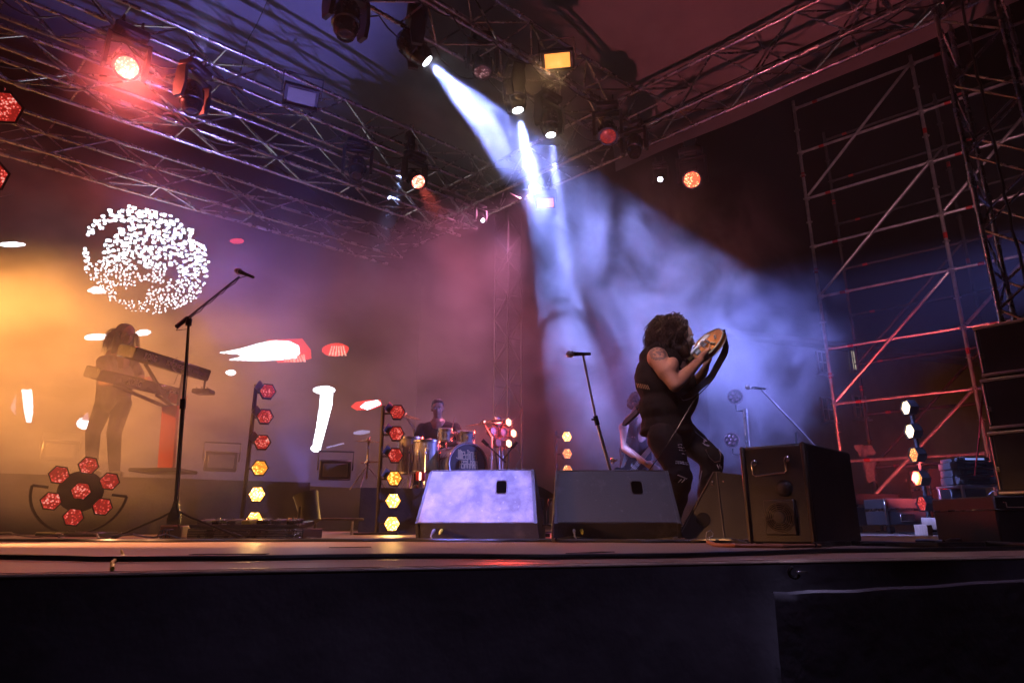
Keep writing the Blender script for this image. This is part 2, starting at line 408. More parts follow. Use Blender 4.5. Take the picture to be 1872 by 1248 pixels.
def line_v(px, py, z, f0, f1):                              # a line along V, given one point
    p = PZ(px, py, z); return (p - V * f0, p + V * f1)
s0 = PZ(1300, 160, 6.1); zz = (5.5, 6.1)
ch = []
for off, z in ((0.0, 5.45), (0.45, 5.45), (0.0, 6.05), (0.45, 6.05)):
    p = ROOF_C + NV * off + Z * z; ch.append((p - V * 4.2, p + V * 6.5))
truss('side_truss', 'long truss under the side hem of the roof, running back from the corner tower', ch, 20, None)
def tower(name, label, x, y, z1, wd, bays, rotu=U, rotv=V, r=0.026, m=None):
    ch = []
    for a, b in ((0, 0), (1, 0), (0, 1), (1, 1)):
        p = Vector((x, y, 0)) + rotu * (wd * (a - 0.5)) + rotv * (wd * (b - 0.5)); ch.append((p, p + Z * z1))
    t = truss(name, label, ch, bays, None, r, r * 0.5, m)
    mb = MB(); mb.bbox(Vector((x, y, 0.012)), (wd * 1.6, wd * 1.6, 0.024), rot3(rotu, Vector((-rotu.y, rotu.x, 0)), Z), 0.004); t.part('base_plate', mb, M['steel'])
    return t
tc = Vector((4.85, 5.7, 0))
tower('corner_tower', 'square truss tower at the near roof corner, rising behind the loudspeaker stack', tc.x, tc.y, 6.4, 0.5, 16)
tb = P(928, 962, 10.6)
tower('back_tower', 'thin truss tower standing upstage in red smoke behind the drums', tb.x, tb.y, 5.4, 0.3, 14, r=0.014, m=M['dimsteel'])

# ---------------------------------------------------------------- roof fabric
T = Thing('roof_canopy', 'pale fabric roof stretched over the trusses, washed violet and red', 'canopy', ROOF_C + Z * 6)
mb = MB(); nu, nv = 44, 40
for i in range(nu + 1):
    for j in range(nv + 1):
        s = 15.0 * i / nu; v = -4.9 + 12.5 * j / nv
        p = ROOF_C + NV * 0.55 + V * v - U * s
        rise = 1.6 * (1 - math.exp(-s / 2.2))
        sag = 0.10 * math.sin(v * 2.1) * (1 - math.exp(-s)) + 0.05 * noise.noise((s * 0.6, v * 0.6, 1.0))
        mb.v.append(p + Z * (5.95 + rise + sag))
for i in range(nu):
    for j in range(nv): mb.f.append([i * (nv + 1) + j, (i + 1) * (nv + 1) + j, (i + 1) * (nv + 1) + j + 1, i * (nv + 1) + j + 1]); mb.m.append(0)
T.part('roof_sheet', mb, M['canopy'])
mb = MB()                                               # the side hem, laced down to the lower chord
for j in range(nv + 1):
    v = -4.9 + 6.4 * j / nv; p = ROOF_C + NV * 0.6 + V * v
    for k in range(4): mb.v.append(p + NV * (0.02 * math.sin(v * 3 + k)) + Z * (5.95 - 0.2 * k))
for j in range(nv):
    for k in range(3): mb.f.append([j * 4 + k, (j + 1) * 4 + k, (j + 1) * 4 + k + 1, j * 4 + k + 1]); mb.m.append(0)
T.part('side_hem', mb, M['canopy'])
pa, pb = PZ(490, 0, 7.0), PZ(452, 75, 7.0)
mb = MB(); mb.path([pa, pa.lerp(pb, 0.5) - Z * 0.05, pb, PZ(440, 130, 6.4)], 0.008, 5)
single('hanging_cable', mb, M['rubber'], 'thin dark cable slung under the violet roof fabric', 'cable')

# ---------------------------------------------------------------- screen
SB = 10.95; SP0 = NU * SB
def S(px, py, off=0.0): return PP(px, py, NU * (SB - off), NU)
T = Thing('video_screen', 'big dark video wall glowing with a white dotted ball and streaks', 'video screen', S(300, 700) * 1.0)
sl, sr = S(-420, 500), S(760, 500)
mb = MB(); cx = (sl + sr) / 2; W = (sr - sl).length
mb.box(Vector((cx.x, cx.y, 2.95)) + NU * 0.08, (W, 0.15, 4.4), rot3(U, NU, Z)); T.part('screen_panel', mb, M['screen'])
wht, red, pnk = emit('picture_white', (0.85, 0.9, 1.0), 5.0), emit('picture_red', (0.9, 0.04, 0.03), 1.3), emit('picture_pink', (1.0, 0.45, 0.35), 1.5)
soft = emit('picture_blue', (0.45, 0.5, 0.95), 0.55)
import numpy as np                                        # the picture is a grid of small lamp cells, lit where the shapes fall
PX = 0.0115; pu0, pz0, PNX, PNZ = (S(-60, 500) - sl).dot(U), 0.85, 0, 356
PNX = int(((S(760, 500) - sl).dot(U) - pu0) / PX); cell = np.full((PNZ, PNX), 4, np.int32)
def shape(pts, m, off=0.004):
    q = [S(x, y, 0) for x, y in pts]; a = [((p - sl).dot(U) - pu0) / PX for p in q]; b = [(p.z - pz0) / PX for p in q]
    for r in range(max(0, int(min(b))), min(PNZ - 1, int(max(b)) + 1) + 1):
        yc = r + 0.5; xs = []
        for i in range(len(q)):
            j = (i + 1) % len(q)
            if (b[i] <= yc) != (b[j] <= yc): xs.append(a[i] + (yc - b[i]) * (a[j] - a[i]) / (b[j] - b[i]))
        xs.sort()
        for k in range(0, len(xs) - 1, 2):
            i0, i1 = max(0, int(math.ceil(xs[k] - 0.5))), min(PNX, int(math.floor(xs[k + 1] - 0.5)) + 1)
            if i1 > i0: cell[r, i0:i1] = m
def blobshape(x, y, rx, ry, ang, m, n=22, rag=0.1, off=0.004, tip=0.0):
    pts = []
    for i in range(n):
        a = 2 * math.pi * i / n; rr = 1 + rag * noise.noise((x * 0.1 + 2 * math.cos(a), y * 0.1 + 2 * math.sin(a), 3))
        ex, ey = rx * math.cos(a) * rr, ry * math.sin(a) * rr
        if tip: ey *= 1 - tip * max(0, -math.cos(a))
        pts.append((x + ex * math.cos(ang) - ey * math.sin(ang), y + ex * math.sin(ang) + ey * math.cos(ang)))
    shape(pts, m, off)
rnd = random.Random(3)
off_n = 0
cells = []                                               # the ball made of rows of dashes, smaller and sparser downwards
yy = 377.0
while yy < 574:
    dy0 = (yy - 474) / 99.0; st = 5.6 - 1.5 * dy0
    xx = 148.0
    while xx < 388: cells.append((xx + rnd.uniform(-0.5, 0.5) * st, yy + rnd.uniform(-0.5, 0.5) * st)); xx += st * 1.25
    yy += st
for x, y in cells:
    dx = (x - 266) / 118.0; y += 14 * dx; dy = (y - 14 * dx - 474) / 99.0
    if dx * dx + dy * dy > 1 + rnd.uniform(-0.08, 0.03): continue
    gap = noise.noise((dx * 2.3 + 3.2, dy * 3.1, 0.4)) + 0.55 * noise.noise((dx * 6 + 1, dy * 7, 2.0))
    if gap < -0.36 + 0.14 * max(-0.3, dy) or rnd.random() < 0.06 + 0.2 * max(0, dy): continue
    sz = 6.4 - 3.2 * (dy + 1) / 2 - 0.8 * max(0, dy)
    sz *= rnd.uniform(0.75, 1.1); el = rnd.uniform(1.0, 1.7) if dy < 0.2 else 1.0; t = 0.17
    hx, hy = sz * el * 0.5, sz * 0.5
    ch_ = 0.35
    q8 = [(-hx, -hy * ch_), (-hx + hy * 0.5, -hy), (hx - hy * 0.5, -hy), (hx, -hy * ch_), (hx, hy * ch_), (hx - hy * 0.5, hy), (-hx + hy * 0.5, hy), (-hx, hy * ch_)]
    off_n += 1
    shape([(x + u * math.cos(t) - v * math.sin(t), y + u * math.sin(t) + v * math.cos(t)) for u, v in q8], 0, 0.004 + 0.00002 * off_n)
blobshape(22, 447, 25, 4.5, 0.0, 0); blobshape(433, 441, 13, 5, 0.02, 1)
shape([(158, 532), (172, 523), (190, 526), (193, 536), (172, 537)], 0, 0.1)
blobshape(176, 616, 23, 6, -0.05, 0); blobshape(262, 608, 14, 5.5, -0.08, 0)
# the long white streak with red ends
shape([(487, 621), (552, 619), (568, 640), (569, 655), (545, 662), (508, 663), (495, 650)], 1, 0.004)
shape([(399, 645), (440, 637), (470, 628), (500, 622), (530, 624), (546, 632), (548, 645), (540, 655), (510, 658), (470, 660), (416, 658), (440, 652), (436, 648)], 0, 0.010)
for i in range(9):
    x = 518 + i * 4.5
    shape([(x, 650 - i % 3), (x + 2, 649 - i % 3), (x + 5 + (i % 4), 661), (x + 2 + (i % 4), 662)], 2, 0.014)
blobshape(422, 681, 9, 5, 0.0, 0, rag=0.2)
blobshape(613, 639, 25, 12, -0.03, 1)
for i in range(6):
    x = 604 + i * 4; shape([(x + 2, 632), (x + 4, 632), (x + 3 + (i - 2) * 2, 650), (x + (i - 2) * 2, 650)], 2, 0.008)
shape([(641, 743), (650, 735), (672, 731), (696, 731), (698, 741), (680, 748), (652, 750)], 1, 0.004)
shape([(658, 744), (668, 735), (690, 731), (697, 738), (684, 744), (672, 749)], 0, 0.010)
blobshape(661, 790, 16, 4, -0.1, 3)
blobshape(592, 713, 20, 7.5, 0.0, 0)
shape([(585, 719), (609, 719), (607, 740), (598, 775), (588, 812), (584, 822), (577, 825), (571, 821), (572, 810), (578, 780), (583, 745)], 0, 0.008)
blobshape(577, 819, 9, 7, 0, 0, off=0.012)
shape([(596, 817), (628, 809), (629, 811), (597, 819)], 3)
shape([(40, 712), (58, 712), (61, 745), (57, 772), (48, 772), (43, 745)], 0); blobshape(152, 774, 12, 10, 0.2, 0)
shape([(147, 768), (160, 752), (163, 768)], 3, 0.006)
shape([(18, 745), (30, 720), (28, 760)], 3)
me = bpy.data.meshes.new('screen_picture'); o3 = sl - NU * 0.006; o3.z = pz0
gx, gz = np.meshgrid(np.arange(PNX + 1), np.arange(PNZ + 1)); co = np.stack([o3.x + U.x * (pu0 + gx * PX), o3.y + U.y * (pu0 + gx * PX), pz0 + gz * PX], -1).reshape(-1, 3) - np.array(T.loc)
ii = (np.arange(PNZ)[:, None] * (PNX + 1) + np.arange(PNX)[None, :]).reshape(-1); qd = np.stack([ii, ii + 1, ii + PNX + 2, ii + PNX + 1], -1).astype(np.int32)
me.vertices.add(len(co)); me.vertices.foreach_set('co', co.astype(np.float32).ravel()); me.loops.add(qd.size); me.loops.foreach_set('vertex_index', qd.ravel()); me.polygons.add(len(qd))
me.polygons.foreach_set('loop_start', np.arange(len(qd), dtype=np.int32) * 4)
for m_ in (wht, red, pnk, soft, M['screen']): me.materials.append(m_)
me.polygons.foreach_set('material_index', cell.reshape(-1)); me.update(calc_edges=True); link('screen_picture', me, T.o)

# ---------------------------------------------------------------- stage lamps
RW = lens('red_wash_face', (1.0, 0.16, 0.1), (1.0, 0.72, 0.55), 9.0, 38); WB = emit('white_beam_face', (0.85, 0.88, 1.0), 22.0)
AM = emit('amber_panel_face', (1.0, 0.34, 0.06), 1.6); AM2 = emit('amber_panel_dim', (1.0, 0.3, 0.03), 1.7)
RD = lens('red_cell_dim', (0.5, 0.03, 0.02), (0.9, 0.12, 0.08), 0.5, 45); PKC = lens('pink_cells', (0.12, 0.02, 0.03), (0.95, 0.55, 0.6), 0.8, 38)
OW = lens('orange_wash_face', (1.0, 0.12, 0.05), (1.0, 0.6, 0.28), 4.5, 38); DK = mat('dark_glass', (0.02, 0.02, 0.03), 0.08, 0, 0.1, 4, rvar=0.03)
def head(lens_px, d, label, aim, face, s=1.0, wash=False, hang=None, group='moving head lamps on the trusses'):
    """A hanging moving head; lens_px is where its lens shows, at distance d."""
    Lp = P(*lens_px, d); ax = (Vector(aim) - Lp).normalized()
    piv = Lp - ax * (0.20 * s); top = piv + Z * (0.36 * s)
    t = Thing('moving_head', label, 'stage lamp', top + Z * 0.16 * s, group)
    side = ax.cross(Z); side = side.normalized() if side.length > 0.1 else U.copy(); fw = Z.cross(side)
    r3 = rot3(side, fw, Z)
    mb = MB(); mb.bbox(top + Z * 0.06 * s, (0.36 * s, 0.24 * s, 0.11 * s), r3, 0.025 * s); mb.bbox(top - Z * 0.0 * s, (0.2 * s, 0.2 * s, 0.05 * s), r3, 0.02 * s); t.part('base', mb, M['black'])
    for k in (-1, 1):
        mb = MB(); q = top + side * (0.1 * s * k) + Z * 0.12 * s; mb.bbox(q + Z * 0.03 * s, (0.05 * s, 0.07 * s, 0.08 * s), r3, 0.01 * s); mb.torus(q + Z * 0.1 * s, side, 0.045 * s, 0.012 * s, 14, 5); t.part('clamp', mb, M['blackmetal'])
    mb = MB(); mb.bbox(top - Z * 0.05 * s, (0.4 * s, 0.11 * s, 0.05 * s), r3, 0.015 * s)
    for k in (-1, 1): mb.prism([(-0.055, -0.46), (0.055, -0.46), (0.085, -0.3), (0.06, -0.03), (-0.06, -0.03), (-0.085, -0.3)], top + side * (0.185 * s * k), fw * s, Z * s, side * s * k, 0.0, 0.045)
    t.part('yoke', mb, M['black'])
    mb = MB()
    R0 = 0.135 * s
    if wash: prof = [(-0.17, 0.05), (-0.16, 0.09), (-0.1, 0.125), (0.02, 0.135), (0.1, 0.14), (0.17, 0.145), (0.2, 0.145), (0.2, 0.12), (0.185, 0.118)]
    else: prof = [(-0.24, 0.04), (-0.23, 0.08), (-0.17, 0.125), (-0.05, 0.14), (0.05, 0.14), (0.06, 0.125), (0.13, 0.12), (0.18, 0.095), (0.2, 0.09), (0.2, 0.075), (0.19, 0.073)]
    mb.lathe([(a * s, b * s) for a, b in prof], piv, ax, 24); 
    for k in range(6):
        a = k * math.pi / 3; e = side * math.cos(a) + ax.cross(side) * math.sin(a)
        mb.bbox(piv + e * 0.137 * s - ax * 0.06 * s, (0.02 * s, 0.02 * s, 0.14 * s), rot3(e, ax.cross(e), ax), 0.004 * s)
    hd = t.part('head', mb, M['gloss'])
    rr = 0.118 if wash else 0.073
    mb = MB(); mb.lathe([(0.186 * s, rr * s), (0.194 * s, rr * 0.8 * s), (0.2 * s, rr * 0.35 * s)], piv, ax, 26); t.part('lens', mb, face, hd)
    return t, Lp + ax * 0.02 * s, ax
def bigaim(*a): return P(*a)
LIT = []
BLUEW = (0.26, 0.32, 1.0); REDC = (1.0, 0.12, 0.09)
# white beams on the front truss
t, p, ax = head((782, 113), 6.25, 'white beam lamp tilted sideways, first lit one along the front truss', P(1385, 715, 7.2), WB, 1.0); spot(t, p, P(1385, 715, 7.2), 11000, BLUEW, 25, 0.35)
t, p, ax = head((947, 203), 6.85, 'white beam lamp throwing the widest bright shaft straight down', P(1070, 770, 7.0), WB, 1.0); spot(t, p, P(1070, 770, 7.0), 15000, BLUEW, 13, 0.3)
t, p, ax = head((1007, 248), 7.3, 'white beam lamp with a narrow shaft, beside the widest one', P(1060, 700, 7.2), WB, 0.9); spot(t, p, P(1060, 700, 7.2), 9000, BLUEW, 8, 0.3)
head((632, 66), 5.65, 'unlit black moving head pointing straight down from the top of the frame', P(630, 400, 5.5), DK, 1.05)
head((882, 133), 6.7, 'moving head pointing down with a dim face of pink dots', P(890, 420, 6.3), PKC, 0.85, True)
head((1112, 250), 7.4, 'moving head with a dull red face under the front truss', P(1140, 560, 5.6), RD, 0.85, True)
t, p, ax = head((1265, 329), 8.4, 'bright orange wash lamp hanging near the side truss', P(1180, 760, 4.0), OW, 0.95, True); spot(t, p, P(1300, 800, 6.0), 8, (1, 0.4, 0.2), 40, 0.9)
t, p, ax = head((1207, 328), 8.6, 'tiny white dot of a lamp beside the orange wash lamp', P(1000, 1000, 2.0), WB, 0.55)
t, p, ax = head((232, 124), 6.25, 'brightest red wash lamp, white hot in the middle, above the smoke', P(520, 700, 2.5), RW, 1.0, True); spot(t, p, P(400, 900, 3.5), 420, REDC, 150, 0.8)
t, p, ax = head((765, 333), 8.75, 'red wash lamp glowing in the middle of the back rig', P(1080, 640, 6.2), RW, 0.85, True); spot(t, p, P(900, 560, 7.8), 700, REDC, 30, 0.9)
t, p, ax = head((883, 403), 10.0, 'small white lamp dot low at the back with a short faint beam', P(1150, 640, 7.5), WB, 0.5); spot(t, p, P(1100, 640, 7.5), 350, BLUEW, 12, 0.4)
t, p, ax = head((350, 205), 6.3, 'moving head on the middle truss aimed down, its lens just glinting', P(345, 600, 6.2), DK, 0.9); spot(t, p + Z * 0.75, PZ(395, -60, 7.3) , 2500, (0.36, 0.36, 1.0), 22, 0.6)
head((652, 322), 8.5, 'unlit moving head in shadow on the middle truss, lens faintly violet', P(640, 700, 7.0), DK, 0.95)
t, p, ax = head((745, 290), 9.2, 'unlit dark moving head behind the red lamp sending a faint blue shaft down', P(640, 610, 9.0), DK, 0.7); spot(t, p, P(620, 640, 9.0), 6000, (0.35, 0.45, 1.0), 14, 0.5)
head((1160, 285), 8.0, 'dark moving head almost hidden in the rig near the roof corner', P(1160, 600, 7.6), DK, 0.8)
head((1378, -12), 6.6, 'black lamp cut off by the top of the frame, under the side truss', P(1378, 300, 6.0), DK, 0.9)

def flood(px, d, label, face, lit, wpx=0.3, tgt=None, s=1.0, roll=0.0):
    c = P(*px, d); n = (Vector(tgt) - c).normalized(); ex, ey, ez = basis(n)
    if roll: ex, ey = ex * math.cos(roll) + ey * math.sin(roll), ey * math.cos(roll) - ex * math.sin(roll)
    t = Thing('flood_panel', label, 'flood lamp', c + Z * 0.3, 'square flood panels')
    r3 = rot3(ex, ey, ez)
    mb = MB(); mb.bbox(c - ez * 0.055 * s, (0.40 * s, 0.26 * s, 0.1 * s), r3, 0.012); 
    for k in range(7): mb.bbox(c - ez * 0.12 * s + ex * (k - 3) * 0.05 * s, (0.012 * s, 0.22 * s, 0.05 * s), r3, 0.002)
    t.part('housing', mb, M['black'])
    mb = MB(); mb.bbox(c + ez * 0.001, (0.31 * s, 0.17 * s, 0.012), r3, 0.003); t.part('lamp_face', mb, face)
    mb = MB()
    for k in (-1, 1): mb.bbox(c + ey * 0.115 * s * k + ez * 0.03 * s, (0.4 * s, 0.006, 0.06 * s), r3, 0.002)
    t.part('hood', mb, M['black'])
    mb = MB(); mb.path([c + ex * 0.22 * s - ez * 0.05, c + ex * 0.22 * s - ez * 0.05 + ey * 0.24 * s, c - ex * 0.22 * s - ez * 0.05 + ey * 0.24 * s, c - ex * 0.22 * s - ez * 0.05], 0.012, 6); t.part('bracket', mb, M['blackmetal'])
    return t, c
t, c = flood((1019, 111), 6.85, 'lit amber flood panel hooked on the front truss', AM, True, tgt=P(900, 950, 2.4)); spot(t, c + (P(900, 950, 2.4) - c).normalized() * 0.05, P(1150, 960, 3.6), 110, (1, 0.55, 0.25), 95, 0.7, 0.12)
t, c = flood((997, 371), 9.7, 'small amber flood panel glowing inside the white beam', AM2, True, tgt=P(900, 960, 3.0), s=0.85)
flood((551, 178), 6.9, 'unlit flood panel with a dull beige face on the middle truss', M['panel'], False, tgt=P(700, 700, 2.4), s=1.05)
for px, lab in (((110, 823), 'unlit flood panel on the back riser, seen through the orange smoke'), ((404, 843), 'unlit flood panel standing between the red column and the hexagon light column'), ((613, 859), 'unlit flood panel low at the back, beside the cymbal stand')):
    flood(px, 8.6, lab, M['panel'], False, tgt=P(px[0] + 40, px[1] - 20, 1.0), s=1.0)
# ---------------------------------------------------------------- hexagon light columns and wheels
HR = lens('hex_red', (0.75, 0.035, 0.025), (1.0, 0.42, 0.34), 1.0, 55); HO = lens('hex_orange', (1.0, 0.3, 0.06), (1.0, 0.75, 0.35), 2.2, 50)
HA = lens('hex_amber', (1.0, 0.42, 0.07), (1.0, 0.86, 0.5), 8.0, 50); HB = lens('hex_gold', (1.0, 0.33, 0.03), (1.0, 0.75, 0.25), 2.8, 45)
HW = emit('hex_hot', (1.0, 0.72, 0.4), 5.0)
VIS = mat('pale_visor', (0.5, 0.5, 0.58), 0.4, 0.3, 0.1, 8)
def hexa(r, sx=1.0): return [(r * math.cos(math.pi * k / 3) * sx, r * math.sin(math.pi * k / 3)) for k in range(6)]
def hexlamp(t, c, ex, ey, ez, r, face, visor=True, tilt=0.0):
    if tilt: ex, ey = ex * math.cos(tilt) + ey * math.sin(tilt), ey * math.cos(tilt) - ex * math.sin(tilt)
    mb = MB(); mb.prism(hexa(r * 1.16), c, ex, ey, ez, -0.07, 0.0); mb.prism(hexa(r * 0.8), c, ex, ey, ez, -0.1, -0.07)
    for k in range(6):                                   # raised rim
        a, b = hexa(r * 1.16)[k], hexa(r * 1.16)[(k + 1) % 6]; a2, b2 = hexa(r * 1.03)[k], hexa(r * 1.03)[(k + 1) % 6]
        mb.prism([a, b, b2, a2], c, ex, ey, ez, 0.0005, 0.022)
    lp = t.part('lamp', mb, M['black'], smooth=False)
    mb = MB(); mb.prism(hexa(r), c, ex, ey, ez, 0.002, 0.008); t.part('lens', mb, face, lp, smooth=False)
    if visor:
        a, b = Vector(hexa(r * 1.2)[2]), Vector(hexa(r * 1.2)[3]); mb = MB()
        p = [c + ex * q.x + ey * q.y for q in (a, b)]; o = (ex * (a.x + b.x) + ey * (a.y + b.y)).normalized()
        mb.add([p[0] - ez * 0.08, p[1] - ez * 0.08, p[1] + ez * 0.06 + o * 0.05, p[0] + ez * 0.06 + o * 0.05, p[0] - ez * 0.08 + o * 0.004, p[1] - ez * 0.08 + o * 0.004, p[1] + ez * 0.06 + o * 0.054, p[0] + ez * 0.06 + o * 0.054],
               [(0, 1, 2, 3), (4, 7, 6, 5), (0, 4, 5, 1), (1, 5, 6, 2), (2, 6, 7, 3), (3, 7, 4, 0)]); t.part('visor', mb, VIS, lp, smooth=False)
def column(pts, d, label, faces, r, face_to, visors, poleoff=-0.12):
    cs = [P(x, y, d) for x, y in pts]; mid = cs[len(cs) // 2]
    cx = sum(c.x for c in cs) / len(cs); cs = [Vector((cx, d, c.z)) for c in cs]
    n = Vector(face_to) - cs[2]; n.z = 0; ex, ey, ez = basis(n)
    base = Vector((cx, d, 0)); t = Thing('light_column', label, 'light column', base, 'columns of hexagon lamps')
    q = base - ez * 0.13 + ex * poleoff
    mb = MB(); mb.tube(q, q + Z * (cs[0].z + 0.09), 0.022, n=10); t.part('pole', mb, M['dimsteel'])
    mb = MB(); mb.bbox(q + Z * 0.012, (0.45, 0.45, 0.022), rot3(ex, Vector((-ex.y, ex.x, 0)), Z), 0.006); t.part('base_plate', mb, M['blackmetal'])
    for c, f, vi in zip(cs, faces, visors):
        mb = MB(); mb.tube(q + Z * c.z, c - ez * 0.09, 0.012, n=6); t.part('bracket', mb, M['blackmetal'])
        hexlamp(t, c, ex, ey, ez, r, f, vi)
    return t, cs, ez
t, cs, ez = column([(489, 715), (484, 761), (480, 808), (475, 855), (470, 903), (465, 949)], 7.0, 'tall hexagon light column between the keyboards and the drums, three red lamps over three amber', [HR, HR, HR, HB, HA, HA], 0.078, (0.2, 0, 0), [1, 1, 1, 0, 0, 0])
spot(t, cs[4] + ez * 0.05, cs[4] + ez * 3 - Z * 0.6, 25, (1, 0.55, 0.15), 130, 0.8, 0.07)
t, cs, ez = column([(724, 753), (723, 792), (722, 832), (721, 874), (720, 915), (720, 957)], 7.15, 'hexagon light column close to the drums with a steel pole, three red lamps over three amber', [HR, HR, HR, HB, HA, HA], 0.078, (-0.2, 0, 0), [1, 1, 1, 1, 0, 0], -0.16)
spot(t, cs[4] + ez * 0.05, cs[4] + ez * 3 - Z * 0.6, 25, (1, 0.55, 0.15), 130, 0.8, 0.07)
t, cs, ez = column([(1035, 798), (1036, 829), (1037, 859), (1038, 889), (1039, 918), (1040, 946)], 9.3, 'far hexagon light column behind the dusty monitors, glowing orange at the top', [HA, HO, HO, HR, HR, HR], 0.072, (3.2, -0.2, 0), [0] * 6)
t, cs, ez = column([(1661, 745), (1667, 788), (1673, 831), (1679, 874), (1686, 920), (1692, 966)], 7.2, 'hexagon light column turned edge on beside the scaffold, white lamps over red', [HW, HW, HO, HO, HR, HR], 0.078, (-3.0, 6.6, 0), [0] * 6)
spot(t, cs[3] + ez * 0.06, P(1700, 770, 11.4), 1700, (1, 0.1, 0.09), 62, 0.8, 0.08)
# the column hung high at the edge of the picture
cs = [P(5, 196, 4.6), P(-22, 318, 4.6), P(-45, 440, 4.6)]; t = Thing('light_column', 'large red hexagon lamps on a pole in the smoke, cut by the frame edge', 'light column', Vector((cs[1].x - 0.2, 4.75, 0)), 'columns of hexagon lamps')
mb = MB(); mb.tube(Vector((cs[1].x - 0.2, 4.75, 0)), Vector((cs[1].x - 0.2, 4.75, cs[0].z + 0.3)), 0.03, n=10); t.part('pole', mb, M['blackmetal'])
mb = MB(); mb.bbox(Vector((cs[1].x - 0.2, 4.75, 0.015)), (0.6, 0.6, 0.03), None, 0.006); t.part('base_plate', mb, M['blackmetal'])
for c in cs:
    ex, ey, ez = basis(Vector((0.3, 0, 0.6)) - c)
    mb = MB(); mb.tube(c - ez * 0.09, Vector((cs[1].x - 0.2, 4.75, c.z)), 0.014, n=6); t.part('bracket', mb, M['blackmetal'])
    hexlamp(t, c, ex, ey, ez, 0.125, HR, False, R(20))
    mb = MB(); r3 = rot3(ex * math.cos(R(35)) + ey * math.sin(R(35)), ey * math.cos(R(35)) - ex * math.sin(R(35)), ez)
    mb.bbox(c + ex * 0.10 - ey * 0.155 + ez * 0.02, (0.17, 0.005, 0.07), r3, 0.001); t.part('visor', mb, VIS)
def wheel(c, d, n, r, label, face, rim=True, tilt=0.0, name='light_wheel', stand=False):
    c = P(*c, d); ex, ey, ez = basis(n)
    if tilt: ex, ey = ex * math.cos(tilt) + ey * math.sin(tilt), ey * math.cos(tilt) - ex * math.sin(tilt)
    t = Thing(name, label, 'light wheel', Vector((c.x, c.y, 0)))
    hr = r * 0.33
    mb = MB(); mb.lathe([(-0.16, r * 0.4), (-0.11, r * 0.6), (-0.075, r * 0.8), (-0.07, r * 0.8)], c, ez, 28); t.part('back_shell', mb, M['black'])
    for k in range(7):
        a = math.pi / 2 - (k - 1) * math.pi / 3; q = c + (ex * math.cos(a) + ey * math.sin(a)) * (r if k else 0)
        hexlamp(t, q, ex, ey, ez, hr, face if not isinstance(face, list) else face[k], False)
    if rim:
        mb = MB(); pts = [c + (ex * math.cos(a) + ey * math.sin(a)) * (r * 1.62) - ez * 0.02 for a in [math.pi * (1 - i / 26) * -1 + 0 for i in range(27)]]
        mb.path(pts, 0.011, 6); mb.tube(pts[0], c - ex * r * 1.1 - ez * 0.05, 0.012); mb.tube(pts[-1], c + ex * r * 1.1 - ez * 0.05, 0.012); t.part('yoke', mb, M['blackmetal'])
        mb = MB(); mb.bbox(Vector((c.x, c.y + 0.06, 0.02)), (0.5, 0.34, 0.04), None, 0.01); mb.tube(Vector((c.x, c.y + 0.02, 0.03)), c - ey * r * 1.6 - ez * 0.02, 0.02); t.part('base_plate', mb, M['blackmetal'])
    return t, c, ez
t, c, ez = wheel((148, 897), 5.7, Vector((0.15, 0, 0.2)) - P(148, 897, 5.7), 0.215, 'round wheel of seven red hexagon lamps standing on the stage floor', HR, tilt=R(-6))
UNL = mat('unlit_lamp', (0.05, 0.03, 0.03), 0.2, 0, 0.2, 20); HW2 = emit('hex_red_hot', (1.0, 0.5, 0.26), 4.5)
t, c, ez = wheel((920, 790), 9.0, (0.62, -0.8, 0.02), 0.17, 'small wheel of lamps by the drums, three glowing red hot, the rest dark', [UNL, HW2, HW2, HW2, UNL, UNL, UNL], rim=False, tilt=R(-30))
mb = MB(); base = Vector((c.x - 0.05, c.y + 0.1, 0.5)); mb.tube(base, c - ez * 0.12, 0.025, n=10); t.part('pole', mb, M['steel'])
mb = MB(); mb.lathe([(0, 0.22), (0.02, 0.22), (0.03, 0.05)], base - Z * 0.0, Z, 20); t.part('base_plate', mb, M['blackmetal'])
spot(t, c + ez * 0.1, P(850, 850, 7.2), 260, (1, 0.06, 0.04), 130, 0.9, 0.2)
# two dim round lamps on a stand behind the big box
ctr = P(1362, 790, 7.6); t = Thing('twin_lamp_stand', 'upright stand with two unlit round lamps in the blue smoke', 'lamp stand', Vector((ctr.x, ctr.y, 0)))
mb = MB(); mb.tube(Vector((ctr.x, ctr.y, 0.02)), P(1362, 748, 7.6), 0.026, n=10); t.part('pole', mb, M['alu'])
mb = MB(); mb.lathe([(0, 0.25), (0.02, 0.25), (0.03, 0.04)], Vector((ctr.x, ctr.y, 0)), Z, 20); t.part('base_plate', mb, M['blackmetal'])
ROS = mat('rosy_cells', (0.3, 0.16, 0.2), 0.3, 0.2, 0.5, 30)
for px in ((1344, 725), (1338, 804)):
    c = P(*px, 7.55); ex, ey, ez = basis(Vector((0.2, 0, 0.8)) - c)
    mb = MB(); mb.lathe([(-0.14, 0.04), (-0.1, 0.075), (-0.02, 0.085), (0.012, 0.088), (0.012, 0.076), (0.0, 0.074)], c, ez, 22); lp = t.part('lamp', mb, M['black'])
    mb = MB()
    for k in range(7):
        a = k * math.pi / 3; q = c + (ex * math.cos(a) + ey * math.sin(a)) * (0.045 if k else 0); mb.ell(q + ez * 0.004, (0.021, 0.021, 0.012), rot3(ex, ey, ez), 10, 6)
    t.part('lens', mb, ROS, lp)
    mb = MB(); mb.torus(c + ez * 0.012, ez, 0.082, 0.005, 26, 5); t.part('rim', mb, ROS, lp)
    mb = MB(); mb.path([c - ez * 0.05 - ey * 0.09, c - ez * 0.05 - ey * 0.16, Vector((ctr.x, ctr.y, c.z - 0.16))], 0.01, 6); t.part('bracket', mb, M['blackmetal'])

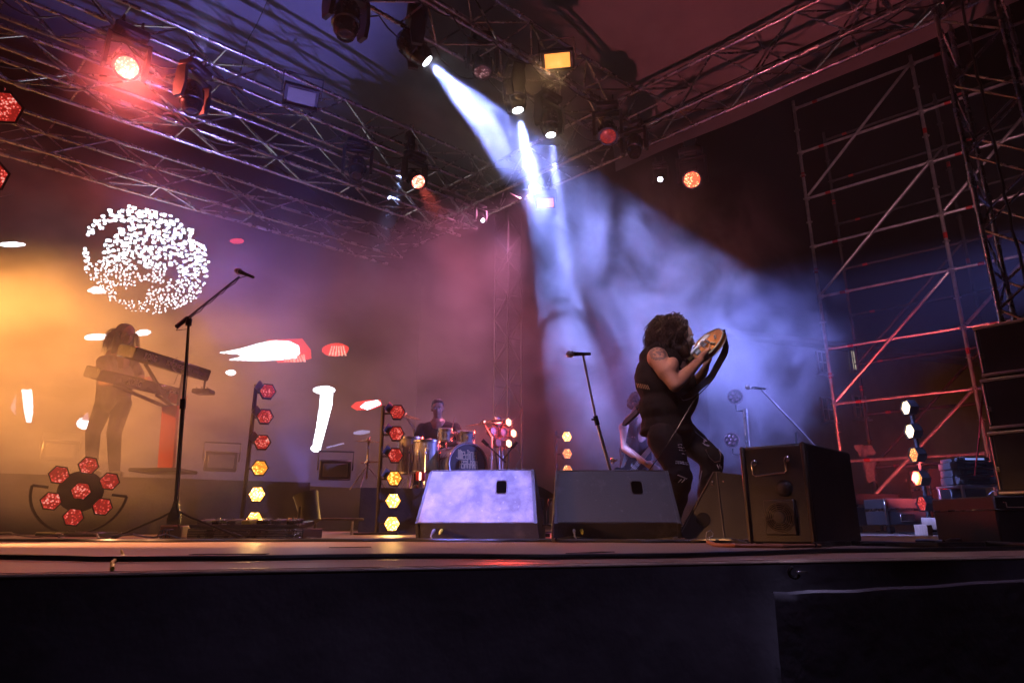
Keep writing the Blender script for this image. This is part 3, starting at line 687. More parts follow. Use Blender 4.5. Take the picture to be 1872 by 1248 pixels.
# ---------------------------------------------------------------- floor monitors
def wedge(name, label, bl, br, d0, d1, m, hole, taper=0.0, hgt=0.40):
    b0, b1 = PZ(bl[0], bl[1], 0), PZ(br[0], br[1], 0)
    b0, b1 = P(bl[0], 962, d0), P(br[0], 962, d1); b0.z = b1.z = 0
    ex = (b1 - b0).normalized(); ey = Vector((-ex.y, ex.x, 0)); Wd = (b1 - b0).length
    t = Thing(name, label, 'floor monitor', (b0 + b1) / 2, 'wedge monitors along the stage front')
    prof = [(0.05, 0.012), (0.0, 0.10), (0.165, hgt), (0.2, hgt), (0.46, 0.10), (0.43, 0.012)]     # across the stage depth, height
    mb = MB(); mb.prism(prof, b0, ey, Z, ex, 0.018, Wd - 0.018)
    cab = t.part('cabinet', mb, M['worn2'], smooth=False)
    for k in (0, 1):
        mb = MB(); o = [(y + (0.0 if abs(y) > 1 else 0), z) for y, z in prof]; cy_, cz_ = 0.21, 0.17
        mb.prism([(cy_ + (y - cy_) * 1.015, cz_ + (z - cz_) * 1.015) for y, z in prof], b0 + ex * (k * (Wd - 0.0175)), ey, Z, ex, 0.0, 0.0175); t.part('side_panel', mb, M['worn2'], smooth=False)
    nrm = Vector((0, 0, 0)) + (ey * (-(hgt - 0.10)) + Z * 0.165); nrm.normalize(); up = (ey * 0.165 + Z * (hgt - 0.10)); SL = up.length; up.normalize()
    mb = MB(); mb.bbox(b0 + Z * 0.10 + ex * (Wd / 2) + up * (SL / 2) + nrm * 0.001, (Wd - 0.034, SL - 0.004, 0.006), rot3(ex, up, nrm), 0.0025); t.part('sloping_panel', mb, m, smooth=False)
    c = b0 + Z * 0.10 + ex * (Wd * hole[0]) + up * (SL * hole[1]) + nrm * 0.004
    pts = []
    for cxx, cyy, a0 in ((0.017, 0.026, 0), (-0.017, 0.026, 90), (-0.017, -0.026, 180), (0.017, -0.026, 270)):
        for k in range(5): a = R(a0 + 22.5 * k); pts.append((cxx + 0.015 * math.cos(a), cyy + 0.015 * math.sin(a)))
    mb = MB(); mb.prism(pts, c, ex, up, nrm, -0.02, 0.0015); t.part('hand_hole', mb, M['void'], cab, smooth=False)
    mb = MB(); mb.path([c + ex * x * 1.12 + up * y * 1.1 + nrm * 0.002 for x, y in pts], 0.0028, 5, True); t.part('hole_rim', mb, m, cab)
    mb = MB(); mb.prism([(0.21, hgt - 0.004), (0.455, 0.11), (0.47, 0.115), (0.225, hgt + 0.005)], b0, ey, Z, ex, 0.03, Wd - 0.03); t.part('grille', mb, M['blackmetal'], smooth=False)
    for k in (0, 1):                                       # side bar handles
        mb = MB(); s = b0 + ex * (Wd + 0.012 if k else -0.012); mb.path([s + ey * 0.14 + Z * 0.09, s + ey * 0.14 + Z * 0.09 + ex * (0.02 if k else -0.02), s + ey * 0.25 + Z * 0.24 + ex * (0.02 if k else -0.02), s + ey * 0.25 + Z * 0.24], 0.008, 6); t.part('handle', mb, M['blackmetal'])
    mb = MB()
    mb.tube(b0 + ey * 0.165 + Z * (hgt + 0.003) + ex * 0.02, b1 + ey * 0.165 + Z * (hgt + 0.003) - ex * 0.02, 0.004, n=6); t.part('edge_strip', mb, M['grey'])
    plugs = []
    for f, mm in ((0.16 if hole[0] > .5 else .5, M['greycable']), (0.22 if hole[0] > .5 else .62, M['yellow'])):
        q = b0 + ex * (Wd * f) + Z * 0.06 + ey * 0.02; mb = MB(); mb.tube(q, q - ey * 0.035 - Z * 0.012, 0.0095, n=10); mb.tube(q - ey * 0.035 - Z * 0.012, q - ey * 0.055 - Z * 0.02, 0.006, 0.004, 8); t.part('plug', mb, mm, cab); plugs.append(q - ey * 0.055 - Z * 0.02)
    for o in [t.o] + list(t.o.children_recursive):               # the ends of the cabinet lean inwards towards the top
        if o.type == 'MESH':
            mid = (b0 + b1) / 2 - t.loc
            for v in o.data.vertices:
                s = (v.co - mid).dot(ex); zz = v.co.z + t.loc.z; v.co = v.co - ex * (s * taper * max(0, zz - 0.05) / hgt)
    return t, b0, ex, ey, Wd, plugs
wa = wedge('wedge_monitor', 'dusty wedge monitor bathed in blue white light, wear and dappled light painted on its sloping face', (757, 988), (984, 988), 3.90, 3.80, M['worn'], (0.70, 0.66), hgt=0.405, taper=0.12)
wb = wedge('wedge_monitor', 'clean dark wedge monitor with a dark handle hole, one side lit amber', (1012, 985), (1246, 985), 3.88, 3.86, M['worn2'], (0.70, 0.66), hgt=0.405, taper=0.07)
# the third monitor, seen from its end, behind the big box
e0 = P(1246, 962, 3.95); e0.z = 0; e1 = P(1352, 962, 3.8); e1.z = 0
ex = (e1 - e0).normalized(); ey = Vector((-ex.y, ex.x, 0)); t = Thing('wedge_monitor', 'black wedge monitor seen end on, half behind the tall box with the handle', 'floor monitor', e0, 'wedge monitors along the stage front')
k = (e1 - e0).length / 0.33
mb = MB(); prof = [(0.0, 0.03), (0.0, 0.05), (0.212, 0.385), (0.225, 0.385), (0.52, 0.34), (0.52, 0.012), (0.02, 0.012)]; mb.prism([(x * k, z) for x, z in prof], e0, ex, Z, ey, 0.0, 0.6); cab = t.part('cabinet', mb, M['black'], smooth=False)
mb = MB(); mb.prism([(0.0, 0.055), (0.205, 0.38), (0.195, 0.386), (-0.012, 0.06)], e0 + ey * 0.02, ex, Z, ey, 0.0, 0.56); t.part('grille', mb, M['blackmetal'], smooth=False)
mb = MB(); mb.path([e0 - ey * 0.003 + ex * 0.0 * k + Z * 0.05, e0 - ey * 0.003 + ex * 0.212 * k + Z * 0.386, e0 - ey * 0.003 + ex * 0.25 * k + Z * 0.384], 0.003, 5); mb.tube(e0 - ey * 0.003 + ex * 0.225 * k + Z * 0.385, e0 - ey * 0.003 + ex * 0.24 * k + Z * 0.02, 0.003, n=5); t.part('edge_strip', mb, M['grey'], cab)
mb = MB(); q = e0 + ex * 0.13 * k + Z * 0.12; mb.lathe([(-0.004, 0.035), (-0.001, 0.04), (0.002, 0.04)], q - ey * 0.001, -ey, 18); t.part('socket_plate', mb, M['gloss'], cab)
for i, (a, z) in enumerate(((0.2, 0.33), (0.2, 0.312), (0.262, 0.33))):
    mb = MB(); mb.ell(e0 + ex * a * k - ey * 0.002 + Z * z, 0.006, None, 8, 5); t.part('bolt', mb, M['chrome'], cab)

# ---------------------------------------------------------------- the tall box with the handle and the fan
c0 = P(1489, 962, 2.78); c0.z = 0; cl = P(1366, 962, 2.98); cl.z = 0; cr = P(1557, 962, 3.2); cr.z = 0
ex = (c0 - cl).normalized(); ey = Vector((-ex.y, ex.x, 0)); Wd, Dp, Hb = (c0 - cl).length, (cr - c0).length, 0.425
BROWN = mat('dark_brown_tolex', (0.016, 0.010, 0.006), 0.5, 0, 0.3, 18, 0.25, 260); BROWN2 = mat('brown_edge', (0.05, 0.03, 0.013), 0.45, 0, 0.3, 12, 0.1, 90)
t = Thing('equipment_box', 'tall dark brown box with a bright metal handle and a round fan grille', 'equipment box', (c0 + cl) / 2)
r3 = rot3(ex, ey, Z); ce = cl + ex * Wd / 2
mb = MB(); mb.bbox(ce + ey * (Dp / 2 + 0.012) + Z * (Hb / 2 + 0.006), (Wd, Dp, Hb - 0.012), r3, 0.008); cab = t.part('cabinet', mb, M['black'])
mb = MB(); mb.bbox(ce + ey * 0.008 + Z * (Hb / 2 + 0.004), (Wd - 0.036, 0.012, Hb - 0.03), r3, 0.002); t.part('front_panel', mb, BROWN)
for s in (-1, 1):
    mb = MB(); mb.bbox(ce + ex * s * (Wd / 2 - 0.009) + ey * 0.003 + Z * (Hb / 2 + 0.003), (0.019, 0.024, Hb - 0.004), r3, 0.006); t.part('corner_strip', mb, BROWN2)
hz = Hb - 0.085
mb = MB(); a, b = ce - ex * (Wd * 0.29) + Z * (hz + 0.012), ce + ex * (Wd * 0.22) + Z * (hz + 0.02)
mb.path([a, a - ey * 0.022, a - ey * 0.026 - Z * 0.012, a - ey * 0.02 - Z * 0.05, a - ey * 0.02 - Z * 0.058 + ex * 0.01, b - ey * 0.02 - Z * 0.058 - ex * 0.01, b - ey * 0.02 - Z * 0.05, b - ey * 0.026 - Z * 0.012, b - ey * 0.022, b], 0.0048, 8); hd = t.part('handle', mb, M['chrome'])
for q in (a, b):
    mb = MB(); mb.lathe([(-0.002, 0.012), (0.004, 0.013), (0.009, 0.008)], q, -ey, 16); t.part('handle_mount', mb, M['chrome'], hd)
mb = MB(); q = ce + ex * 0.035 + ey * 0.002 + Z * (Hb * 0.56); mb.lathe([(0, 0.037), (0.008, 0.034), (0.014, 0.024), (0.017, 0.01)], q, -ey, 24); t.part('dome', mb, BROWN)
fc = ce + ex * 0.008 + Z * (Hb * 0.28); mb = MB(); mb.bbox(fc - ey * 0.002, (0.132, 0.016, 0.145), r3, 0.004); fn = t.part('fan_plate', mb, BROWN)
mb = MB()
for rr in (0.03, 0.038, 0.046, 0.054, 0.06): mb.torus(fc - ey * 0.0115, -ey, rr, 0.0022, 26, 5)
for kk in range(8):
    a = kk * math.pi / 4 + 0.2; e = ex * math.cos(a) + Z * math.sin(a); mb.tube(fc - ey * 0.0115 + e * 0.024, fc - ey * 0.0115 + e * 0.062, 0.002, n=5)
t.part('fan_grille', mb, BROWN2, fn)
mb = MB(); mb.lathe([(0, 0.062), (0.0012, 0.062)], fc - ey * 0.0098, -ey, 30); t.part('fan_hole', mb, M['void'], fn)
mb = MB(); mb.lathe([(0, 0.026), (0.004, 0.025), (0.006, 0.015)], fc - ey * 0.0112, -ey, 20); t.part('fan_hub', mb, BROWN, fn)
mb = MB()
for sx in (0.03, Wd - 0.03):
    for sy in (0.04, Dp - 0.04):
        f = MB(); f.lathe([(0, 0.014), (0.013, 0.016)], cl + ex * sx + ey * sy, Z, 12); t.part('foot', f, M['rubber'])

# ---------------------------------------------------------------- loudspeaker stack
def spk(name, label, tl, bl, d, grp, m=M['black'], wid=0.75, txt=None):
    a = P(*tl, d); b = P(*bl, d); ez = Vector((-0.74, -0.67, 0)).normalized(); ex = Vector((-ez.y, ez.x, 0))
    a.x = b.x = (a.x + b.x) / 2; hgt = a.z - b.z
    t = Thing(name, label, 'loudspeaker', b, grp); c = b + ex * (wid / 2) - ez * 0.3 + Z * (hgt / 2); r3 = rot3(ex, -ez, Z)
    mb = MB(); mb.bbox(c, (wid, 0.58, hgt - 0.006), r3, 0.01); cab = t.part('cabinet', mb, m)
    mb = MB(); mb.bbox(c + ez * 0.292, (wid - 0.05, 0.012, hgt - 0.05), r3, 0.004); t.part('grille', mb, M['blackmetal'])
    for z in (-1, 1):
        mb = MB(); mb.bbox(c + ez * 0.296 + Z * z * (hgt / 2 - 0.012), (wid - 0.004, 0.014, 0.016), r3, 0.003); t.part('edge_strip', mb, M['steel'])
    for k in range(2):
        mb = MB(); q = c + ez * 0.294 - ex * (wid / 2 - 0.012 - 0.02 * k); mb.tube(q - Z * (hgt / 2 - 0.03), q + Z * (hgt / 2 - 0.03), 0.004, n=6); t.part('rigging_rail', mb, M['steel'])
    mb = MB(); q = c + ez * 0.3 - ex * (wid / 2 - 0.022) - Z * (hgt * 0.1); mb.bbox(q, (0.022, 0.016, 0.03), r3, 0.004); t.part('latch', mb, M['chrome'])
    return t, c, ex, ez
GS = 'speakers stacked at the stage side'
spk('loudspeaker', 'topmost black loudspeaker of the stack under the truss tower', (1781, 598), (1790, 690), 3.75, GS)
spk('loudspeaker', 'second black loudspeaker from the top of the tall stack', (1792, 693), (1806, 786), 3.72, GS)
t, c, ex, ez = spk('loudspeaker', 'third black loudspeaker of the stack, standing just above the flight case', (1808, 789), (1820, 905), 3.69, GS)
spk('loudspeaker', 'lowest black loudspeaker of the stack, mostly hidden by the flight case', (1822, 908), (1830, 986), 3.66, GS)
q = P(1826, 962, 2.85); q.z = 0; ex, ey = Vector((1, 0.04, 0)).normalized(), Vector((-0.04, 1, 0)).normalized(); r3 = rot3(ex, ey, Z)
t = Thing('flight_case', 'low black flight case with a pale bar handle in front of the loudspeaker stack', 'flight case', q)
mb = MB(); mb.bbox(q + ex * 0.3 + ey * 0.2 + Z * 0.105, (0.6, 0.4, 0.205), r3, 0.006); t.part('body', mb, M['black'])
mb = MB(); h0 = q + ex * 0.03 + Z * 0.16 - ey * 0.006; mb.path([h0 + Z * 0.02, h0 - ey * 0.02 + Z * 0.018, h0 - ey * 0.02, h0 - ey * 0.02 + ex * 0.16, h0 - ey * 0.02 + ex * 0.16 + Z * 0.018, h0 + ex * 0.16 + Z * 0.02], 0.004, 8); t.part('handle', mb, M['chrome'])
mb = MB(); mb.bbox(q + ex * 0.3 + ey * 0.2 + Z * 0.15, (0.606, 0.406, 0.006), r3, 0.002); t.part('lid_seam', mb, M['gloss'])

# ---------------------------------------------------------------- risers and barriers
def riser(name, label, fl, fr, d0, d1, hgt, depth, cat='riser', cloth=True):
    a, b = P(fl, 962, d0), P(fr, 962, d1); a.z = b.z = 0; ex = (b - a).normalized(); ey = Vector((-ex.y, ex.x, 0)); L = (b - a).length
    t = Thing(name, label, cat, (a + b) / 2); r3 = rot3(ex, ey, Z); c = (a + b) / 2 + ey * depth / 2
    mb = MB(); mb.bbox(c + Z * (hgt - 0.03), (L, depth, 0.06), r3, 0.006); t.part('platform', mb, M['black'])
    for sx in (-1, 1):
        for sy in (-1, 1):
            mb = MB(); p = c + ex * sx * (L / 2 - 0.12) + ey * sy * (depth / 2 - 0.12); mb.tube(p, p + Z * (hgt - 0.06), 0.03); t.part('leg', mb, M['steel'])
    mb = MB(); n = int(L * 22); rws = 7
    for j in range(rws):
        f = j / (rws - 1)
        for i in range(n + 1):
            s = L * i / n; fold = (0.03 * math.sin(s * 9 + 1.5 * f) + 0.025 * math.sin(s * 4.1 - 2.2 * f + 1) + 0.05 * noise.noise((s * 2.2 + f * 2.5, f * 1.5, 5))) * (0.15 + f)
            mb.v.append(a + ex * s - ey * (0.012 + 0.05 * f + abs(fold)) + Z * ((hgt - 0.004) * (1 - f) + 0.006))
    for j in range(rws - 1):
        for i in range(n): mb.f.append([j * (n + 1) + i, j * (n + 1) + i + 1, (j + 1) * (n + 1) + i + 1, (j + 1) * (n + 1) + i]); mb.m.append(0)
    t.part('skirt_cloth', mb, M['cloth']); return t, a, ex, ey, L
riser('keyboard_riser', 'long riser with creased black cloth under the keyboards', -260, 560, 6.3, 8.2, 0.60, 2.2)
DR = riser('drum_riser', 'low black platform carrying the drum kit', 655, 965, 7.5, 7.9, 0.50, 2.4)
a, b = P(528, 946, 6.6), P(664, 951, 6.9); t = Thing('low_barrier', 'low wooden rail on thin legs in front of the drum riser', 'barrier', Vector((a.x, a.y, 0)))
mb = MB(); mb.bbox((a + b) / 2, ((b - a).length, 0.05, 0.022), rot3(*basis((b - a).cross(Z).normalized() * -1)[:1], (b - a).cross(Z).normalized() * -1, Z), 0.004); t.part('rail', mb, M['wood'])
for f in (0.12, 0.85):
    mb = MB(); p = a.lerp(b, f); mb.tube(Vector((p.x, p.y, 0)), p - Z * 0.01, 0.012); t.part('leg', mb, M['steel'])

# ---------------------------------------------------------------- microphones on stands
def mic(label, c, ax, s=1.0):
    t = Thing('microphone', label, 'microphone', c, 'vocal microphones on stands'); ax = Vector(ax).normalized()
    mb = MB(); mb.lathe([(-0.18 * s, 0.009), (-0.175 * s, 0.011), (-0.09 * s, 0.013), (0, 0.017), (0.005, 0.019)], c, ax, 16); t.part('body', mb, M['gloss'])
    mb = MB(); mb.lathe([(0.002, 0.019), (0.012, 0.024), (0.03, 0.026), (0.045, 0.023), (0.056, 0.013), (0.06, 0.004)], c, ax, 18); g = t.part('grille', mb, M['steel']); 
    mb = MB(); mb.torus(c + ax * 0.012, ax, 0.0245, 0.003, 20, 5); t.part('band', mb, M['chrome'], g); return t
# boom stand near the wheel of lamps
bt = P(320, 962, 4.25); bt.z = 0; jt = P(345, 590, 4.35)
t = Thing('microphone_stand', 'tall boom microphone stand on a tripod foot, reddish in the amber smoke', 'microphone stand', bt, 'microphone stands')
hub = P(320, 935, 4.25)
mb = MB(); mb.tube(hub, hub.lerp(jt, 0.55), 0.0115, n=10); mb.tube(hub.lerp(jt, 0.53), jt, 0.0085, n=10); pl = t.part('pole', mb, M['blackmetal'])
mb = MB(); mb.tube(hub.lerp(jt, 0.52), hub.lerp(jt, 0.57), 0.019, n=12); t.part('clutch', mb, M['gloss'], pl)
mb = MB(); mb.lathe([(-0.055, 0.04), (-0.03, 0.042), (0.0, 0.036), (0.05, 0.022), (0.09, 0.015)], hub - Z * 0.02, Z, 18); t.part('hub', mb, M['gloss'])
for px, dd in ((208, 4.2), (448, 4.2), (335, 5.2)):
    f = P(px, 962, dd); f.z = 0.012; mb = MB(); q = f.lerp(hub, 0.12); mb.path([hub + Z * 0.012, hub.lerp(f, 0.25) + Z * 0.002, f], 0.0075, 8); lg = t.part('leg', mb, M['blackmetal'])
    mb = MB(); mb.tube(f.lerp(hub, 0.16), f, 0.013, 0.012, 10); t.part('rubber_foot', mb, M['rubber'], lg)
bs, be = P(323, 597, 4.3), P(437, 506, 4.75)
mb = MB(); mb.tube(bs, be, 0.008, n=8); mb.tube(bs, bs.lerp(be, 0.16), 0.016, n=10); mb.tube(jt - Z * 0.02, jt + Z * 0.03, 0.02, n=10); t.part('boom', mb, M['blackmetal'])
mic('silver headed microphone at the top of the boom in front of the white ball', P(439, 497, 4.78), P(437, 490, 4.8) - P(462, 500, 4.72))
mb = MB(); pts = [be.lerp(bs, i / 14) - Z * (0.012 + 0.018 * math.sin(i * 1.2) ** 2) for i in range(15)] + [jt + Vector((0.02, -0.02, -0.05)), jt.lerp(hub, 0.3) + Vector((0.025, -0.02, 0)), jt.lerp(hub, 0.65) + Vector((0.022, -0.02, 0)), hub + Vector((0.03, -0.03, 0.02))]
mb.path([P(458, 502, 4.75)] + pts, 0.0035, 5); single('microphone_cable', mb, M['rubber'], 'thin microphone cable running down the boom stand', 'cable')
# straight stand before the guitarist
t0_, t1_ = P(1066, 650, 4.75), P(1122, 870, 4.9); dirv = (t1_ - t0_).normalized(); ft = t0_ + dirv * ((0.03 - t0_.z) / dirv.z)
t = Thing('microphone_stand', 'slanting straight microphone stand between the two wedge monitors', 'microphone stand', Vector((ft.x, ft.y, 0)), 'microphone stands')
mb = MB(); kn = P(1090, 767, 4.83); mb.tube(t0_, kn, 0.0085, n=10); mb.tube(kn, ft, 0.012, n=10); pl = t.part('pole', mb, M['steel'])
mb = MB(); mb.tube(kn - dirv * 0.03, kn + dirv * 0.04, 0.018, n=12); mb.tube(kn, kn + Vector((-0.035, -0.02, 0.0)), 0.008, n=8); t.part('clutch', mb, M['gloss'], pl)
mb = MB(); mb.lathe([(0, 0.15), (0.012, 0.15), (0.025, 0.03), (0.05, 0.018)], Vector((ft.x, ft.y, 0)), Z, 24); t.part('round_base', mb, M['blackmetal'])
mb = MB(); q = P(1120, 842, 4.9); mb.torus(q, Vector((1, 0.3, 0)), 0.02, 0.006, 14, 6); mb.tube(q, q + Vector((0.03, -0.02, 0.005)), 0.008); t.part('cable_clip', mb, M['chrome'])
mic('gold lit microphone lying level on the slanting stand before the guitarist', P(1049, 647, 4.72), Vector((-1, -0.15, -0.05)), 0.72)
# far boom stand in blue smoke
q = P(1462, 962, 7.2); q.z = 0; tp = P(1455, 790, 7.2); mb = MB()
t = Thing('microphone_stand', 'faint boom microphone stand in the blue smoke behind the tall box', 'microphone stand', q, 'microphone stands')
mb.tube(q, tp, 0.011); t.part('pole', mb, M['blackmetal']); mb = MB(); mb.tube(P(1490, 815, 7.3), P(1392, 712, 6.9), 0.009); t.part('boom', mb, M['steel'])
mb = MB(); mb.lathe([(0, 0.15), (0.012, 0.15), (0.025, 0.03)], q, Z, 20); t.part('round_base', mb, M['blackmetal'])
mic('pale round headed microphone pointing at the lamp stand in blue smoke', P(1372, 708, 6.88), (-1, -0.2, 0.05))

# ---------------------------------------------------------------- floor gear near the boom stand
a, b = P(343, 962, 4.75), P(556, 962, 4.62); a.z = b.z = 0; ex = (b - a).normalized(); ey = Vector((-ex.y, ex.x, 0)); r3 = rot3(ex, ey, Z); L = (b - a).length
t = Thing('ribbed_case', 'flat ribbed aluminium case on the floor under the pedal board', 'case', (a + b) / 2)
mb = MB(); mb.bbox((a + b) / 2 + ey * 0.15 + Z * 0.036, (L, 0.3, 0.066), r3, 0.005); bd = t.part('body', mb, M['grey'])
mb = MB()
for k in range(5): mb.bbox((a + b) / 2 - ey * 0.002 + Z * (0.012 + k * 0.0115), (L - 0.02, 0.008, 0.006), r3, 0.002)
t.part('ribs', mb, M['alu'], bd)
t = Thing('pedal_board', 'slanted pedal board on top of the ribbed case, cables hanging from it', 'pedal board', (a + b) / 2 + Z * 0.07)
mb = MB(); c = (a + b) / 2 + ey * 0.14 + Z * 0.090 - ex * 0.02; r4 = rot3(ex, (ey + Z * 0.12).normalized(), ex.cross((ey + Z * 0.12).normalized())); mb.bbox(c, (L * 0.93, 0.26, 0.035), r4, 0.005); t.part('board', mb, M['gloss'])
for k in range(7):
    mb = MB(); q = c + ex * (L * (-0.4 + 0.13 * k)) - ey * 0.03 + Z * 0.025; mb.bbox(q, (0.07, 0.12, 0.03), r4, 0.006); pd = t.part('pedal', mb, [M['grey'], M['gloss'], M['grey'], M['yellow'], M['gloss'], M['grey'], M['gloss']][k])
    mb = MB(); mb.lathe([(0, 0.008), (0.012, 0.007)], q + Z * 0.015 - ey * 0.03, Z, 10); t.part('foot_switch', mb, M['chrome'], pd)
mb = MB(); mb.bbox(c - ey * 0.137 + Z * -0.004, (L * 0.93, 0.006, 0.02), r4, 0.002); t.part('front_rail', mb, M['grey'])
t = Thing('stage_box', 'small open box of orange wiring behind the boom stand foot', 'stage box', P(322, 962, 4.9) - Z * H)
q = P(322, 962, 4.9); q.z = 0; mb = MB(); mb.bbox(q + Z * 0.045, (0.16, 0.14, 0.088), None, 0.006); t.part('body', mb, M['wire'])
mb = MB()
for k in range(4): mb.path([q + Vector((0.02 * k - 0.04, -0.075, 0.06)), q + Vector((0.02 * k - 0.05, -0.12, 0.05 + 0.01 * (k % 2))), q + Vector((0.03 * k - 0.06, -0.13, 0.006))], 0.005, 6)
t.part('lead', mb, M['rubber'])

# ---------------------------------------------------------------- cables on the stage floor
def floor_cable(label, pts, r, m=M['rubber'], wob=0.02, seed=0, name='floor_cable', lift=0.0):
    rn = random.Random(seed); ps = [PZ(x, y, 0) if not isinstance(x, Vector) else x for x, y in pts]; out = []
    for i in range(len(ps) - 1):
        n = max(2, int((ps[i + 1] - ps[i]).length / 0.07))
        for k in range(n):
            f = k / n; q = ps[i].lerp(ps[i + 1], f); tt = (i + f) * 3.1 + seed
            d = (ps[i + 1] - ps[i]).normalized(); s = Vector((-d.y, d.x, 0)); q += s * wob * (math.sin(tt * 2.3) + 0.6 * math.sin(tt * 5.1 + seed)); q.z = r + 0.001 + lift * abs(math.sin(tt * 1.7)); out.append(q)
    q = ps[-1].copy(); q.z = r + 0.001; out.append(q)
    mb = MB(); mb.path(out, r, 7); single(name, mb, m, label, 'cable', 'cables lying on the stage')
floor_cable('thickest black cable lying along the very edge of the stage', [(-60, 1022), (170, 1028), (420, 1027), (760, 1022), (1000, 1024), (1250, 1021), (1500, 1012), (1900, 1006)], 0.0075, wob=0.006, seed=1)
floor_cable('black cable along the floor just behind the wooden front strip', [(-40, 990), (300, 991), (700, 990), (1000, 991), (1360, 993)], 0.009, wob=0.03, seed=2)
floor_cable('thin cable looping out from under the wheel of red lamps', [(-40, 979), (90, 984), (180, 988), (330, 986)], 0.006, M['greycable'], 0.05, 3, lift=0.03)
floor_cable('grey cable from the mottled monitor past the clean dark one', [(800, 988), (860, 990), (960, 989), (1060, 988), (1240, 990)], 0.006, M['greycable'], 0.02, 4)
floor_cable('black cable bundle in front of the clean dark monitor', [(1000, 992), (1100, 988), (1200, 989), (1330, 995), (1370, 998)], 0.008, wob=0.04, seed=5, lift=0.012)
floor_cable('brownish cable looping round the base of the tall box', [(1292, 985), (1298, 999), (1345, 1001), (1430, 1002), (1500, 1001)], 0.008, M['wire'], 0.012, 6)
floor_cable('black cable lying past the tall box towards the flight case', [(1480, 1001), (1560, 997), (1700, 1002), (1800, 999), (1900, 1003)], 0.011, wob=0.02, seed=7)
floor_cable('second black cable beside the scaffold foot, slack and knotted', [(1700, 1000), (1760, 994), (1800, 992), (1770, 990), (1790, 995), (1840, 992)], 0.008, wob=0.05, seed=8, lift=0.015)
floor_cable('black cable from the pedal board towards the drum riser', [(556, 986), (640, 989), (760, 987)], 0.007, wob=0.04, seed=9)
for (wd_, nm) in ((wa, 'short grey lead plugged low into the mottled monitor'), (wb, 'short grey lead plugged low into the clean dark monitor')):
    p0 = wd_[5][0]; e = wd_[2]; f = wd_[3]; mb = MB(); mb.path([p0, p0 - f * 0.015 - Z * 0.012, p0 - f * 0.02 - Z * 0.03 + e * 0.01, Vector((p0.x, p0.y, 0.008)) - f * 0.03 + e * 0.05, Vector((p0.x, p0.y, 0.008)) - f * 0.05 + e * 0.2], 0.005, 7); single('monitor_lead', mb, M['greycable'], nm, 'cable')
mb = MB(); q = P(1295, 975, 3.3); q.z = 0.005; mb.path([q + Vector((-0.01, 0, 0)), q + Vector((-0.012, 0, 0.03)), q + Vector((-0.006, 0, 0.05)), q + Vector((0.012, 0, 0.058)), q + Vector((0.024, 0, 0.045)), q + Vector((0.018, 0, 0.03)), q + Vector((0.004, 0, 0.026)), q + Vector((0.0, -0.02, 0.0))], 0.0028, 6); single('coiled_lead', mb, M['greycable'], 'small loop of pale lead standing up before the end-on monitor', 'cable')
a, b = P(1252, 962, 4.5), P(1330, 962, 4.4); a.z = b.z = 0.03; t = Thing('lying_lamp_bar', 'shiny metal bar of small lamps lying on the floor beside the end-on monitor', 'lamp bar', a)
mb = MB(); mb.tube(a, b, 0.028, n=10); t.part('tube', mb, M['chrome'])
for k in range(4):
    mb = MB(); p = a.lerp(b, 0.1 + 0.27 * k); mb.tube(p - (b - a).normalized() * 0.015, p + (b - a).normalized() * 0.015, 0.036, n=12); t.part('collar', mb, M['grey'])
# pale strip laid in place of white light on the wing floor
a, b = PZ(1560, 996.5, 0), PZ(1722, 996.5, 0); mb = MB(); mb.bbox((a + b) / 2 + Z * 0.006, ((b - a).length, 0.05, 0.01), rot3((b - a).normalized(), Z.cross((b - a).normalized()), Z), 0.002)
single('painted_floor_light', mb, M['pale'], 'pale strip standing in for white light on the floor beside the tall box', 'painted light')  # brightness of the lit floor painted as a pale strip
# ---------------------------------------------------------------- scaffold at the stage side
SV = Vector((math.sin(R(130)), math.cos(R(130)), 0)); SN = Vector((-SV.y, SV.x, 0))
def scaffold(name, label, base, bays, lifts, z0, bay=2.07, lift=1.0, m=None, diag=()):
    t = Thing(name, label, 'scaffold', base); m = m or M['steel']
    for k in range(bays + 1):
        p = base + SV * (bay * k); mb = MB(); mb.tube(p + Z * z0, p + Z * (lift * lifts + 0.35), 0.031, n=8)
        for j in range(lifts * 2): mb.lathe([(0, 0.03), (0.004, 0.058), (0.012, 0.058), (0.016, 0.03)], p + Z * (0.5 * j + 0.16), Z, 8)
        pl = t.part('pole', mb, m)
        for j in range(0, lifts, 2):
            b = MB(); b.tube(p + Z * (lift * j + 0.62 + 0.1 * k), p + Z * (lift * j + 0.72 + 0.1 * k), 0.0325, n=8); t.part('red_band', b, M['redpaint'], pl)
        b = MB(); b.bbox(p + Z * (z0 - 0.01), (0.16, 0.16, 0.015), None, 0.002); t.part('foot_plate', b, m, pl)
    for k in range(bays):
        for j in range(lifts + 1):
            if j == 0: zz = 0.16
            else: zz = lift * j + 0.16
            p, q = base + SV * (bay * k + 0.03) + Z * zz, base + SV * (bay * (k + 1) - 0.03) + Z * zz
            mb = MB(); mb.tube(p, q, 0.028, n=8)
            for e in (p, q): mb.box(e, (0.06, 0.05, 0.07))
            lg = t.part('ledger', mb, m)
            b = MB(); f = p.lerp(q, 0.16); b.tube(f, f + SV * 0.09, 0.0292, n=8); t.part('red_band', b, M['redpaint'], lg)
    for (k, j, k2, j2) in diag:
        p, q = base + SV * (bay * k + 0.05) + Z * (lift * j + 0.2) - SN * 0.04, base + SV * (bay * k2 - 0.05) + Z * (lift * j2 + 0.12) - SN * 0.04
        mb = MB(); mb.tube(p, q, 0.028, n=8); t.part('diagonal', mb, m)
    return t
b0 = P(1555, 962, 11.4); b0.z = 0
